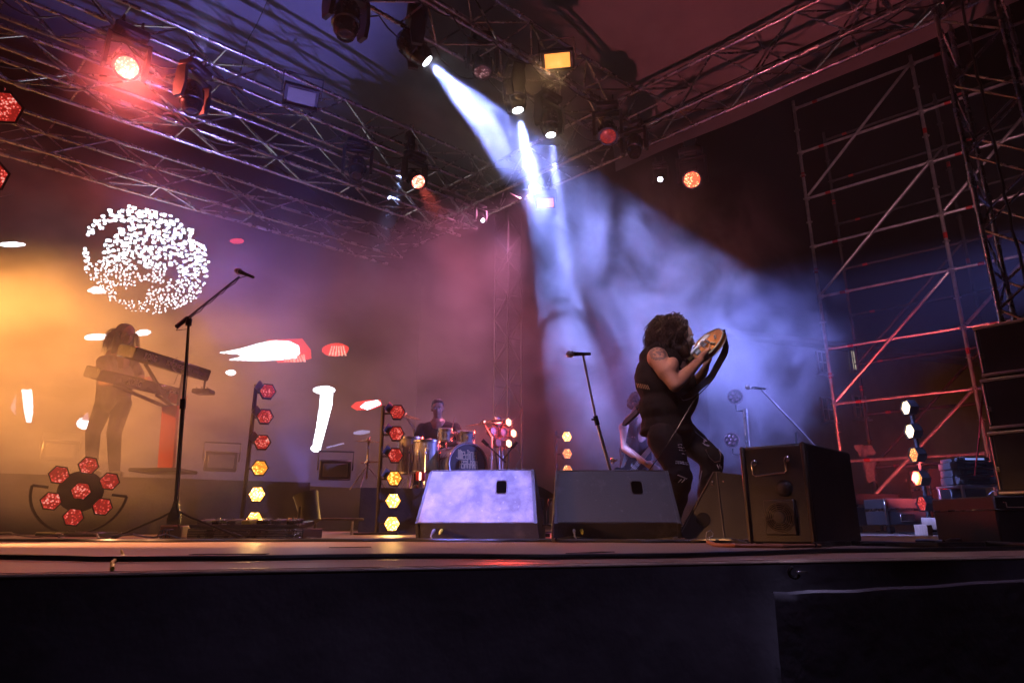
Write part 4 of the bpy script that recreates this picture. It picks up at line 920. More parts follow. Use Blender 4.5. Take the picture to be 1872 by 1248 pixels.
D1 = [(0, 0, 1, 2), (0, 2, 1, 4), (0, 4, 1, 6), (0, 6, 1, 8), (1, 1, 2, 3), (1, 3, 2, 5), (1, 5, 2, 7)]
scaffold('scaffold', 'tube scaffold with red bands at the stage side, its nearer face', b0, 2, 8, 0.01, diag=D1)
b1 = b0 + SN * 1.57 + SV * 0.15
scaffold('scaffold', 'rear face of the tube scaffold, its steel painted darker for shade, behind the near one', b1, 2, 8, 0.01, m=M['dimsteel'], diag=[(0, 1, 1, 3), (0, 3, 1, 5), (0, 5, 1, 7), (1, 0, 2, 2), (1, 2, 2, 4)])  # shade of the rear face painted into its steel
plane_poly('side_ground', [(b0.x - 4, b0.y - 6), (b0.x + 16, b0.y - 6), (b0.x + 16, b0.y + 5), (b0.x - 4, b0.y + 5)], -0.06, -0.004, M['floorwood'])
# dark house beyond
hc = P(1560, 962, 34.0); t = Thing('far_house', 'dark plastered house beyond the scaffold with pale shuttered windows', 'house', Vector((hc.x, hc.y, -1.3)))
hx = Vector((0.94, 0.34, 0)).normalized(); hy = Vector((-hx.y, hx.x, 0)); r3 = rot3(hx, hy, Z)
mb = MB(); mb.bbox(hc + hy * 3.1 + hx * 3 + Z * (4.0 - hc.z), (22, 6, 10.6), r3, 0.05); t.part('wall', mb, M['facade'])
mb = MB(); mb.bbox(hc + hy * 3.0 + hx * 3 + Z * (9.45 - hc.z), (22.8, 7.0, 0.3), r3, 0.05); t.part('roof', mb, mat('roof_tiles', (0.1, 0.05, 0.035), 0.8, 0, 0.3, 12, 0.4, 30))
LW = emit('lit_window', (1.0, 0.86, 0.6), 0.55); GLS = mat('window_glass', (0.05, 0.06, 0.08), 0.1, 0, 0.2, 2)
for px, py, wpx, hpx, lit in ((1503, 662, 24, 42, 0), (1559, 655, 13, 48, 1), (1572, 744, 30, 42, 0), (1513, 748, 28, 44, 0)):
    c = PP(px, py, hc, hy); sc_ = c.y / 1244.0; Wm, Hm = wpx * sc_, hpx * sc_
    mb = MB()
    for s in (-1, 1):
        mb.bbox(c + hx * s * Wm / 2 - hy * 0.03, (0.09, 0.12, Hm + 0.1), r3, 0.01); mb.bbox(c + Z * s * Hm / 2 - hy * 0.03, (Wm, 0.12, 0.09), r3, 0.01)
    mb.bbox(c - hy * 0.02, (0.06, 0.08, Hm), r3, 0.01); mb.bbox(c - hy * 0.015, (Wm, 0.07, 0.05), r3, 0.01)
    f = t.part('window', mb, M['pale']); mb = MB(); mb.bbox(c + hy * 0.0, (Wm, 0.03, Hm), r3, 0.005); t.part('pane', mb, LW if lit else GLS, f)
    mb = MB(); mb.bbox(c - Z * (Hm / 2 + 0.1) - hy * 0.08, (Wm + 0.3, 0.25, 0.08), r3, 0.01); t.part('sill', mb, M['pale'], f)

# ---------------------------------------------------------------- gear in the wing
q = P(1752, 962, 8.2); q.z = 0; t = Thing('gas_cylinder', 'red gas cylinder standing in the wing', 'gas cylinder', q)
mb = MB(); mb.lathe([(0, 0.105), (0.01, 0.112), (0.46, 0.112), (0.53, 0.09), (0.57, 0.045), (0.59, 0.03)], q + Z * 0.002, Z, 24); t.part('body', mb, M['redmetal'])
mb = MB(); mb.tube(q + Z * 0.59, q + Z * 0.66, 0.018, n=10); mb.tube(q + Z * 0.64 - Vector((0.05, 0, 0)), q + Z * 0.64 + Vector((0.03, 0, 0)), 0.012, n=8); mb.lathe([(0, 0.03), (0.02, 0.035), (0.04, 0.03)], q + Z * 0.66, Z, 12); t.part('valve', mb, M['redmetal'])
q = P(1806, 962, 7.3); q.z = 0; t = Thing('equipment_rack', 'metal rack of amplifiers with loops of cable, lit red', 'equipment rack', q)
mb = MB()
for sx in (-0.2, 0.2):
    for sy in (0, 0.4): mb.bbox(q + Vector((sx, sy, 0.26)), (0.03, 0.03, 0.52), None, 0.004)
mb.bbox(q + Vector((0, 0.2, 0.02)), (0.42, 0.44, 0.03), None, 0.004); mb.bbox(q + Vector((0, 0.2, 0.51)), (0.44, 0.44, 0.02), None, 0.004); t.part('frame', mb, M['steel'])
mb = MB(); mb.bbox(q + Vector((0, 0.3, 0.26)), (0.4, 0.2, 0.46), None, 0.01); t.part('back', mb, M['black'])
for k, (hh, ww) in enumerate(((0.09, 0.4), (0.08, 0.38), (0.08, 0.4), (0.05, 0.34))):
    z = 0.525 + sum((0.09, 0.08, 0.08, 0.05)[:k]) + hh / 2; u = Thing('amplifier', ['grey amplifier at the bottom of the rack top pile', 'grey amplifier second from the bottom on the rack', 'grey amplifier third from the bottom on the rack', 'small amplifier with a blue display topping the rack'][k], 'amplifier', q + Z * (z - hh / 2), 'amplifiers on the rack')
    mb = MB(); mb.bbox(q + Vector((0, 0.18, z)), (ww, 0.34, hh - 0.006), None, 0.006); u.part('case', mb, M['grey'])
    mb = MB(); mb.bbox(q + Vector((0.0, 0.004, z)), (ww * 0.6, 0.01, hh * 0.4), None, 0.002); u.part('front_panel', mb, emit('display_blue', (0.3, 0.4, 1.0), 0.7) if k == 3 else M['gloss'])
    for s in (-1, 1):
        mb = MB(); mb.lathe([(0, 0.012), (0.016, 0.01)], q + Vector((s * ww * 0.42, 0.01, z)), (0, -1, 0), 10); u.part('knob', mb, M['chrome'])
mb = MB()
for k in range(4): mb.torus(q + Vector((0.12, -0.03 - 0.01 * k, 0.16 + 0.07 * k)), (0.25, 1, 0.3), 0.09, 0.006, 20, 5, 0.3, 5.6)
single('cable_coil', mb, M['greycable'], 'loops of cable hanging on the front of the amplifier rack', 'cable coil')
a, b = P(1688, 968, 6.3), P(1845, 972, 5.9); t = Thing('plank_barrier', 'dark plank on a post crossing before the gas cylinder', 'barrier', Vector((a.x, a.y, 0)))
r3 = rot3((b - a).normalized(), Vector((0.1, 1, 0)).normalized(), Z); mb = MB(); mb.bbox((a + b) / 2 + Z * 0.055, ((b - a).length, 0.03, 0.11), r3, 0.004); t.part('plank', mb, M['wood'])
for p in (a, b):
    mb = MB(); mb.bbox(Vector((p.x, p.y, 0.05)), (0.05, 0.2, 0.1), None, 0.004); t.part('support', mb, M['wood'])
q = P(1729, 962, 5.6); q.z = 0; t = Thing('short_post', 'short metal post on a round foot near the plank', 'post', q); mb = MB(); mb.tube(q + Z * 0.01, P(1725, 938, 5.6), 0.012, n=8); t.part('tube', mb, M['steel']); mb = MB(); mb.lathe([(0, 0.06), (0.012, 0.055), (0.022, 0.02)], q, Z, 18); t.part('foot', mb, M['chrome'])
def fcase(px, d, wdt, hgt, dep, label, m):
    q = P(px, 962, d); q.z = 0; t = Thing('road_case', label, 'road case', q, 'road cases in the wing'); mb = MB(); mb.bbox(q + Z * (hgt / 2 + 0.05), (wdt, dep, hgt - 0.1), None, 0.01); bd = t.part('body', mb, m)
    mb = MB(); mb.bbox(q + Z * (hgt * 0.68), (wdt + 0.012, dep + 0.012, 0.035), None, 0.004); t.part('lid_band', mb, M['alu'], bd)
    for sx in (-1, 1):
        mb = MB(); mb.bbox(q + Vector((sx * (wdt / 2), -dep / 2, hgt / 2 + 0.05)), (0.03, 0.03, hgt - 0.1), None, 0.004); t.part('corner_edge', mb, M['alu'], bd)
        mb = MB(); mb.tube(q + Vector((sx * wdt * 0.36, -dep * 0.3, 0.045)) - Vector((0.02, 0, 0)), q + Vector((sx * wdt * 0.36, -dep * 0.3, 0.045)) + Vector((0.02, 0, 0)), 0.045, n=14); t.part('caster', mb, M['rubber'])
    mb = MB(); mb.bbox(q + Vector((0, -dep / 2 - 0.01, hgt * 0.45)), (0.18, 0.02, 0.09), None, 0.006); t.part('handle', mb, M['chrome'], bd)
fcase(1588, 9.6, 0.62, 0.52, 0.6, 'black road case with metal edges behind the scaffold foot', M['black'])
fcase(1640, 8.6, 0.5, 0.42, 0.5, 'grey road case behind the edge-on light column', M['grey'])
fcase(1735, 10.6, 0.7, 0.95, 0.5, 'tall grey case standing behind the gas cylinder', M['grey'])
c = P(1582, 845, 11.9); t = Thing('hanging_sheet', 'pale torn sheet hanging on the scaffold in the blue haze', 'sheet', c + Z * 0.3); mb = MB(); n = 10
for j in range(n + 1):
    for i in range(n + 1):
        x, z = i / n - 0.5, 0.5 - j / n; wdt = 0.2 * (1 - 0.5 * (j / n) ** 1.4) * (1 + 0.12 * math.sin(j * 2.3 + i)); mb.v.append(c + Vector((x * wdt * 1.6 + 0.1 * j / n, 0.05 * math.sin(x * 7 + j * 0.5), z * 0.62 - 0.12 * abs(x) * (j / n))))
for j in range(n):
    for i in range(n): mb.f.append([j * (n + 1) + i, j * (n + 1) + i + 1, (j + 1) * (n + 1) + i + 1, (j + 1) * (n + 1) + i]); mb.m.append(0)
t.part('cloth', mb, mat('faded_sheet', (0.2, 0.21, 0.24), 0.8))
mb = MB(); mb.path([P(1798, 700, 6.5), P(1790, 800, 6.6), P(1782, 868, 7.2)], 0.008, 6); single('slack_cable', mb, M['redpaint'], 'red cable dropping from the loudspeaker stack to the amplifier rack', 'cable')

# ---------------------------------------------------------------- keyboards
def keyboard(label, L0, R0, hh, d0, d1, words, m=M['gloss']):
    a, b = P(*L0, d0), P(*R0, d1); ex = (b - a).normalized(); ez = ex.cross(Z).normalized()          # ez points at the house
    up = ez.cross(ex) * -1 if ez.cross(ex).z < 0 else ez.cross(ex); L = (b - a).length
    t = Thing('keyboard', label, 'keyboard', (a + b) / 2, 'stage keyboards'); r3 = rot3(ex, -ez, up)
    tl = (up + ez * 0.25).normalized(); back = (-ez + up * 0.25).normalized(); r4 = rot3(ex, back, ex.cross(back))
    c = (a + b) / 2 - ez * 0.15; mb = MB(); mb.bbox(c, (L, 0.34, hh), r4, 0.012); t.part('case', mb, m)
    mb = MB()
    for k in range(3, 33): mb.bbox(c - ez * 0.12 + r4 @ Vector((0, -0.02, hh / 2 + 0.006)) + ex * (L * (k - 17.5) / 39), (L / 39 - 0.002, 0.12, 0.012), r4, 0.002)
    t.part('keys', mb, M['drumwhite'])
    for s in (-1, 1):
        mb = MB(); mb.bbox(c - ez * 0.1 + r4 @ Vector((0, -0.02, hh / 2 + 0.008)) + ex * (s * L * 0.455), (L * 0.085, 0.17, 0.03), r4, 0.006); t.part('end_cheek', mb, m)
    mb = MB()
    for k in range(3): mb.bbox(c + r4 @ Vector((0, -0.171, 0)) + ex * (L * (0.2 + 0.1 * k)), (0.07, 0.006, 0.03), r4, 0.002)
    t.part('socket_plate', mb, M['grey'])
    fr = r4 @ Vector((0, -1, 0)); fu = r4 @ Vector((0, 0, 1))
    for s, f, h, wx in words:
        text_mesh('lettering', s, c + fr * 0.1725 + ex * (L * (f - 0.5)) - fu * (h * 0.4), ex, fu, h, M['white'], t, bold=0.002, wx=wx)
    return t, a, b, ex, ez, c
K1 = keyboard('upper stage keyboard, tilted, with white maker name on its back', (246, 638), (384, 681), 0.13, 6.35, 7.1, [('KORG', 0.12, 0.06, 0.55), ('KRONOS', 0.40, 0.042, 0.8)])
K2 = keyboard('lower stage keyboard, its far end red, below the other one', (182, 677), (338, 716), 0.12, 6.2, 6.95, [('KORG', 0.31, 0.062, 0.55), ('iOS', 0.80, 0.036, 0.9)])
mb = MB(); mb.bbox(K2[5] + K2[3] * ((K2[2] - K2[1]).length * 0.41) + K2[4] * 0.16 - Z * 0.1, ((K2[2] - K2[1]).length * 0.22, 0.03, 0.1), rot3(K2[3], -K2[4], K2[3].cross(-K2[4])), 0.004); K2[0].part('red_end', mb, M['redcloth'])
q = P(285, 962, 6.7); q.z = 0.60; t = Thing('keyboard_stand', 'keyboard stand with a bright red front column', 'keyboard stand', q)
tp = P(289, 742, 6.7); mb = MB(); mb.bbox(Vector((q.x, q.y, (0.62 + tp.z) / 2)), (0.16, 0.05, tp.z - 0.62), Matrix.Rotation(R(-4), 3, 'Y'), 0.006); t.part('front_column', mb, M['redcloth'])
mb = MB(); mb.bbox(q + Z * 0.02, (0.5, 0.4, 0.035), None, 0.008); t.part('foot', mb, M['blackmetal'])
for kk in (K1, K2):
    for f in (0.25, 0.75):
        p = kk[1].lerp(kk[2], f) - kk[4] * 0.15 - Z * 0.07; mb = MB(); mb.tube(p, Vector((q.x + (f - 0.5) * 0.1, q.y + 0.05, tp.z - 0.03)), 0.018, n=8); t.part('arm', mb, M['blackmetal'])
mb = MB(); p0 = K1[5] + K1[4] * 0.2 + K1[3] * 0.0; mb.path([p0 + Z * 0.04, p0 + Z * 0.0 + Vector((-0.03, -0.02, 0)), p0 - Z * 0.08 + Vector((-0.03, -0.02, 0)), p0 - Z * 0.14 + Vector((0.03, 0, 0)), p0 - Z * 0.25], 0.005, 6); single('keyboard_cable', mb, M['greycable'], 'pale cable looping down the back of the upper keyboard', 'cable')
c = P(372, 716, 7.3); t = Thing('small_mixer', 'small dark mixer on a bracket below the upper keyboard end', 'mixer', c); mb = MB(); mb.bbox(c, (0.2, 0.16, 0.05), None, 0.008); t.part('case', mb, M['gloss']); 
for k in range(3):
    mb = MB(); mb.lathe([(0, 0.01), (0.02, 0.008)], c + Vector((-0.06 + 0.06 * k, -0.05, 0.025)), Z, 8); t.part('knob', mb, M['chrome'])
mb = MB(); mb.tube(c - Z * 0.02, c + Z * 0.2, 0.012); t.part('bracket', mb, M['blackmetal'])

# ---------------------------------------------------------------- drum kit
RZ = 0.50
def lugs(t, shell, c, ax, r, hh, n, m=M['chrome']):
    d, e1, e2 = MB().frame(ax)
    for k in range(n):
        a = 2 * math.pi * k / n + 0.3; e = e1 * math.cos(a) + e2 * math.sin(a); mb = MB(); mb.bbox(c + e * (r + 0.008) , (0.02, 0.022, hh * 0.36), rot3(e, d.cross(e), d), 0.005)
        mb.tube(c + e * (r + 0.013) - d * hh * 0.47, c + e * (r + 0.013) + d * hh * 0.47, 0.0035, n=5); t.part('lug', mb, m, shell)
def drum(name, label, c, ax, r, hh, legs=None, n=8, top=None):
    ax = Vector(ax).normalized(); c = Vector(c); t = Thing(name, label, 'drum', c - ax * hh / 2, 'drums of the kit')
    mb = MB(); mb.lathe([(-hh / 2, r * 0.97), (-hh / 2, r), (hh / 2, r), (hh / 2, r * 0.97)], c, ax, 32); sh = t.part('shell', mb, M['shell'])
    lugs(t, sh, c, ax, r, hh, n)
    for s in (-1, 1):
        mb = MB(); mb.lathe([(s * hh / 2 - 0.014, r + 0.002), (s * hh / 2 - 0.014, r + 0.012), (s * hh / 2 + 0.01, r + 0.012), (s * hh / 2 + 0.012, r + 0.004)], c, ax, 32, False); t.part('hoop', mb, M['chrome'])
        mb = MB(); mb.lathe([(s * hh / 2 + 0.001, r * 0.985), (s * (hh / 2 + 0.003), r * 0.98)], c, ax, 32); t.part('head', mb, top or M['drumwhite'])
    return t, sh
ka = Vector((0.5, -0.86, 0.02)).normalized(); KR = 0.235
kc = P(855, 853, 7.7) - ka * 0.2; kc.z = RZ + KR + 0.035
t = Thing('bass_drum', 'big bass drum with gold lettering on its black front head', 'drum', Vector((kc.x, kc.y, RZ)), 'drums of the kit')
mb = MB(); mb.lathe([(-0.27, KR * 0.97), (-0.27, KR), (0.2, KR), (0.2, KR * 0.97)], kc, ka, 40); sh = t.part('shell', mb, M['shell']); lugs(t, sh, kc, ka, KR, 0.42, 10)
for s in (-0.27, 0.2):
    mb = MB(); mb.lathe([(s - 0.02, KR + 0.003), (s - 0.02, KR + 0.022), (s + 0.022, KR + 0.022), (s + 0.022, KR + 0.0)], kc, ka, 40, False); t.part('hoop', mb, M['shell'])
    mb = MB(); mb.torus(kc + ka * (s + 0.022), ka, KR + 0.012, 0.007, 40, 5); t.part('hoop_edge', mb, M['chrome'])
mb = MB(); mb.lathe([(0.201, KR * 0.985), (0.206, KR * 0.98)], kc, ka, 40); hd = t.part('head', mb, M['drumblack'])
bx, by = Z.cross(ka).normalized(), Vector((0, 0, 1)); by = ka.cross(bx)
mb = MB()
GL = dict(M=[(0, 0, 0, 1.25), (0.35, 0, 0.35, 1.2), (0.7, 0, 0.7, 1.25), (1.0, 0, 1.0, 1.1), (0, 0, -0.55, 0.12)], E=[(0, 0, 0, 1), (0, 1, .7, 1), (0, .5, .6, .55), (0, 0, .7, 0), (.7, 1, .7, .55)],
          D=[(0, 0, 0, .62), (0, 0, .7, 0), (0, .62, .7, .62), (.7, 0, .7, 1.25), (.5, 1.25, .7, 1.25)], I=[(0.1, 0, 0.1, .8), (0.1, 1, 0.1, 1.1)], N=[(0, -0.15, 0, 1), (0, 1, .65, 1), (.65, 1, .65, -0.1)],
          A=[(0, 0, 0, 1), (0, 1, .65, 1), (.65, 1, .65, .55), (0, .5, .65, .55), (.65, .5, .72, 0)], Z=[(0, 1, .7, 1), (.7, 1, .1, .55), (.1, .5, .7, .5), (.7, .5, .7, 0), (0, 0, .7, 0)], H=[(0, 0, 0, 1.2), (0, .6, .65, .6), (.65, .6, .65, -.05)], R=[(0, 0, 0, 1), (0, 1, .65, 1), (.65, 1, .65, .5), (0, .5, .65, .5), (.3, .5, .7, 0)])
def writing(s, x, y, h, wd, st):
    for ch in s:
        g = GL[ch]
        for x0, y0, x1, y1 in g:
            p, q = Vector((x + x0 * wd, y + y0 * h)), Vector((x + x1 * wd, y + y1 * h)); dd = (q - p); dd = dd.normalized() if dd.length > 0 else Vector((1, 0)); nn = Vector((-dd.y, dd.x)) * st; p -= dd * st; q += dd * st
            mb.prism([tuple(p + nn), tuple(p - nn), tuple(q - nn), tuple(q + nn)], kc, bx, by, ka, 0.2065, 0.2082 + 0.0004 * ((x0 + y1) % 1))
        x += wd * (1.35 if ch == 'M' else 0.55 if ch == 'I' else 1.05)
writing('MEDINA', -0.125, 0.062, 0.082, 0.040, 0.0050); writing('AZAHARA', -0.108, -0.040, 0.080, 0.033, 0.0048)
t.part('lettering', mb, M['gold'], hd, smooth=False)
for s in (-1, 1):
    mb = MB(); p = kc + bx * s * KR * 0.8 - Z * KR * 0.6 + ka * 0.1; mb.tube(p, Vector((p.x, p.y, RZ)) + bx * s * 0.12 + ka * 0.12, 0.01, n=8); t.part('spur', mb, M['chrome'])
def tom(px, d, r, hh, label, tilt=(0.05, -0.2, 1)):
    c = P(*px, d); t, sh = drum('tom_drum', label, c, tilt, r, hh); mb = MB(); mb.path([c - Z * hh * 0.3 + Vector((0, 0.05, 0)) + Vector((0, r, 0)), c + Vector((0, r + 0.1, -0.2)), Vector((kc.x, kc.y + 0.05, kc.z + KR))], 0.014, 8); t.part('mount', mb, M['chrome']); return t
tom((814, 794), 7.75, 0.072, 0.13, 'small silver rack tom lit white, mounted above the bass drum')
tom((851, 798), 7.8, 0.095, 0.125, 'wider silver rack tom next to the small one, near the glowing wheel')
def ftom(px, d, r, top, bot, label):
    c = P(px[0], (top + bot) / 2, d); hh = (bot - top) * d / 1244.0; t, sh = drum('floor_tom', label, c, (0, -0.03, 1), r, hh)
    for k in range(3):
        a = k * 2.1 + 0.6; e = Vector((math.cos(a), math.sin(a), 0)); mb = MB(); p = c + e * (r + 0.02); mb.path([p + Z * 0.08, Vector((p.x, p.y, RZ + 0.06)), Vector((p.x, p.y, RZ)) + e * 0.03], 0.007, 6); lg = t.part('leg', mb, M['chrome'])
        mb = MB(); mb.bbox(p + Z * 0.02, (0.03, 0.03, 0.04), None, 0.006); t.part('leg_clamp', mb, M['chrome'], lg)
ftom((779, 0), 7.75, 0.15, 806, 862, 'silver floor tom on three legs beside the bass drum')
ftom((750, 0), 8.1, 0.15, 800, 865, 'bluish floor tom half hidden behind the hexagon light column')
def cymbal(px, d, r, label, tilt, base=None, name='cymbal', z0=RZ, boom=True, m2=None):
    c = P(*px, d); tilt = Vector(tilt).normalized(); st = Thing('cymbal_stand', 'stand of the ' + label, 'cymbal stand', Vector((c.x, c.y + (0.2 if boom else 0), z0)), 'cymbal stands')
    b = Vector((c.x + (0.1 if boom else 0), c.y + (0.2 if boom else 0), z0))
    mb = MB(); mb.tube(b + Z * 0.12, Vector((b.x, b.y, c.z - 0.15 if boom else c.z - 0.01)), 0.012, n=8)
    if boom: mb.tube(Vector((b.x, b.y, c.z - 0.16)), c - tilt * 0.012, 0.008, n=8)
    pl = st.part('pole', mb, M['steel'])
    for k in range(3):
        a = k * 2.094 + 0.5; e = Vector((math.cos(a), math.sin(a), 0)); mb = MB(); mb.tube(b + Z * 0.28, b + e * 0.26 + Z * 0.008, 0.007, n=6); st.part('leg', mb, M['steel'])
    mb = MB(); mb.tube(b + Z * 0.5 * (c.z - z0) - Z * 0.02, b + Z * 0.5 * (c.z - z0) + Z * 0.03, 0.02, n=10); mb.tube(b + Z * 0.5 * (c.z - z0), b + Z * 0.5 * (c.z - z0) + Vector((0.04, -0.01, 0)), 0.006); st.part('clutch', mb, M['chrome'], pl)
    t = Thing(name, label, 'cymbal', c, 'cymbals of the kit'); mb = MB(); mb.lathe([(-0.022, r), (-0.02, r), (-0.006, r * 0.45), (0.0, r * 0.2), (0.018, r * 0.13), (0.024, 0.012), (0.02, 0.012), (-0.004, r * 0.2), (-0.0225, r * 0.995)], c, tilt, 36, False); t.part('plate', mb, M['brass'])
    mb = MB(); mb.lathe([(0.02, 0.012), (0.035, 0.012), (0.045, 0.006)], c, tilt, 10); t.part('wing_nut', mb, M['chrome']); return st, b
st, b = cymbal((674, 804), 7.9, 0.16, 'flat bronze cymbal beyond the light column, on a bare pole', (0.05, -0.08, 1), boom=False)
mb = MB(); q = P(672, 845, 7.9); mb.tube(q - Vector((0.08, 0, 0.0)), q + Vector((0.14, 0, 0.012)), 0.011, n=8); mb.tube(q - Vector((0.02, 0.02, 0.02)), q + Vector((0.02, -0.02, 0.025)), 0.022, n=10); st.part('cross_arm', mb, M['chrome'])
cymbal((740, 757), 8.5, 0.22, 'red lit cymbal tilted behind the top of the light column', (0.25, -0.2, 1))
cymbal((884, 772), 8.4, 0.24, 'broad cymbal beside the glowing wheel, catching red light', (-0.1, -0.14, 1))
cymbal((905, 766), 8.9, 0.2, 'upper cymbal at the back of the kit before the glowing wheel', (-0.1, -0.12, 1))
for k, (tx, bx_, dd, lab) in enumerate((((890, 812), (925, 845), 7.4, 'dark short boom stand crossing before the glowing wheel'), ((938, 816), (918, 842), 7.5, 'dark short microphone stand under the glowing wheel'))):
    a = P(*tx, dd); b = P(*bx_, dd); q = Vector((P(915, 900, dd).x + 0.06 * k, dd, RZ)); t = Thing('drum_microphone_stand', lab, 'microphone stand', q); mb = MB(); mb.tube(q, a.lerp(b, 0.45), 0.01); t.part('pole', mb, M['blackmetal'])
    mb = MB(); mb.tube(a, b, 0.009); t.part('boom', mb, M['blackmetal']); mb = MB(); mb.lathe([(0, 0.11), (0.012, 0.11), (0.02, 0.03)], q, Z, 18); t.part('round_base', mb, M['blackmetal'])
    mb = MB(); e = (a - b).normalized(); mb.tube(a - e * 0.02, a + e * 0.07, 0.018, 0.022, 10); t.part('microphone_head', mb, M['gloss'])
c = P(768, 870, 7.45); t = Thing('footlight', 'small red and white light bar low beside the mottled monitor', 'light bar', Vector((c.x, c.y, RZ)))
mb = MB(); mb.bbox(c - Vector((0, -0.03, 0)), (0.1, 0.05, 0.1), None, 0.006); t.part('housing', mb, M['redcloth']); mb = MB(); mb.bbox(c + Vector((0.0, 0.002, 0)), (0.022, 0.012, 0.085), None, 0.003); t.part('tube_lamp', mb, emit('tube_hot', (1, 0.5, 0.4), 5.0))
mb = MB(); mb.tube(Vector((c.x, c.y + 0.03, RZ)), c + Vector((0, 0.03, -0.04)), 0.02); t.part('foot', mb, M['blackmetal'])
q = P(803, 962, 8.75); q.z = RZ; t = Thing('drum_stool', 'round padded stool under the drummer', 'stool', q); mb = MB(); mb.lathe([(0.44, 0.1), (0.45, 0.17), (0.5, 0.175), (0.53, 0.16), (0.535, 0.02)], q, Z, 24); t.part('seat', mb, M['leather']); mb = MB(); mb.tube(q + Z * 0.1, q + Z * 0.45, 0.02); t.part('pole', mb, M['chrome'])
for k in range(3):
    a = k * 2.094; mb = MB(); mb.tube(q + Z * 0.2, q + Vector((math.cos(a) * 0.24, math.sin(a) * 0.24, 0.01)), 0.012); t.part('leg', mb, M['chrome'])
# ---------------------------------------------------------------- people
def hand(mb, wrist, tip_dir, palm_n, thumb_side, curl, s=1.0, spread=0.12, thumb=None):
    """Five fingers rooted in a palm. tip_dir: wrist to knuckles; palm_n: out of the palm; curl: total bend per finger in degrees."""
    d = Vector(tip_dir).normalized(); n = Vector(palm_n); n = (n - d * n.dot(d)).normalized(); x = Vector(thumb_side); x = (x - d * x.dot(d) - n * x.dot(n)).normalized()
    wrist = Vector(wrist); k0 = wrist + d * 0.092 * s
    for i in range(4):
        off = (0.031 - 0.0205 * i) * s; mb.cap(wrist + d * 0.012 * s + x * off * 0.62, k0 + x * off - d * 0.006 * (i == 3), 0.0150 * s, 0.0120 * s, 10)
    mb.ell(wrist + d * 0.05 * s, (0.038 * s, 0.05 * s, 0.016 * s), rot3(x, d, n))
    mb.ell(wrist + d * 0.035 * s + x * 0.026 * s + n * 0.008 * s, (0.016 * s, 0.032 * s, 0.016 * s), rot3(x, d, n))
    for i, (ls, rr) in enumerate((((0.043, 0.026, 0.022), 0.0092), ((0.048, 0.03, 0.023), 0.0096), ((0.044, 0.028, 0.022), 0.009), ((0.034, 0.02, 0.019), 0.0078))):
        off = (0.031 - 0.0205 * i) * s; p = k0 + x * off; a = 0.0; cu = curl[i] if isinstance(curl, (list, tuple)) else curl
        fan = x * (spread * (1.2 - i * 0.8))
        for j, L in enumerate(ls):
            a += R(cu) * (0.36, 0.38, 0.26)[j]; q = p + ((d * math.cos(a) + n * math.sin(a)) + fan * (1 - 0.3 * j)).normalized() * L * s
            mb.cap(p, q, rr * s * (1 - 0.07 * j), rr * s * (0.95 - 0.09 * j), 10); p = q
    p = wrist + d * 0.026 * s + x * 0.03 * s + n * 0.006 * s
    th = thumb or [(d * 0.55 + x * 0.75 + n * 0.3), (d * 0.8 + x * 0.4 + n * 0.35), (d * 0.9 + x * 0.15 + n * 0.4)]
    for j, (v, L, rr) in enumerate(zip(th, (0.042, 0.034, 0.027), (0.0125, 0.0108, 0.0098))):
        q = p + Vector(v).normalized() * L * s; mb.cap(p, q, rr * s, rr * s * 0.9, 10); p = q
def face(mb, c, fwd, up, s=1.0, wide=1.0, jaw=True):
    """Head shape with brow, nose, lips, chin and ears; returns eye positions."""
    f = Vector(fwd).normalized(); u = Vector(up); u = (u - f * u.dot(f)).normalized(); x = f.cross(u); r = rot3(x, f, u); c = Vector(c)
    mb.ell(c + u * 0.028 * s - f * 0.012 * s, (0.076 * s * wide, 0.096 * s, 0.092 * s), r, 18, 12)
    mb.ell(c + f * 0.03 * s - u * 0.04 * s, (0.06 * s * wide, 0.062 * s, 0.072 * s), r, 16, 10)
    mb.ell(c + f * 0.066 * s - u * 0.092 * s, (0.026 * s, 0.022 * s, 0.02 * s), r)                    # chin
    mb.ell(c + f * 0.086 * s - u * 0.02 * s, (0.013 * s, 0.02 * s, 0.024 * s), r); mb.ell(c + f * 0.1 * s - u * 0.034 * s, (0.017 * s, 0.014 * s, 0.012 * s), r)   # nose
    mb.cap(c + f * 0.078 * s + u * 0.012 * s, c + f * 0.09 * s - u * 0.02 * s, 0.009 * s, 0.011 * s)
    for k in (-1, 1):
        mb.ell(c + f * 0.078 * s + u * 0.022 * s + x * k * 0.028 * s, (0.026 * s, 0.013 * s, 0.009 * s), r)   # brow
        mb.ell(c + f * 0.06 * s - u * 0.028 * s + x * k * 0.036 * s, (0.022 * s, 0.018 * s, 0.022 * s), r)   # cheek
        mb.ell(c - f * 0.008 * s - u * 0.012 * s + x * k * 0.076 * s * wide, (0.009 * s, 0.018 * s, 0.032 * s), r)   # ear
    mb.ell(c + f * 0.082 * s - u * 0.058 * s, (0.025 * s, 0.011 * s, 0.006 * s), r); mb.ell(c + f * 0.079 * s - u * 0.069 * s, (0.022 * s, 0.012 * s, 0.007 * s), r)
    return [c + f * 0.073 * s + u * 0.004 * s + x * k * 0.031 * s for k in (-1, 1)], f, u, x
EYEW = mat('eye_white', (0.6, 0.58, 0.55), 0.2, 0, 0.05, 9); EYED = mat('eye_dark', (0.02, 0.012, 0.008), 0.1, 0, 0.05, 9)
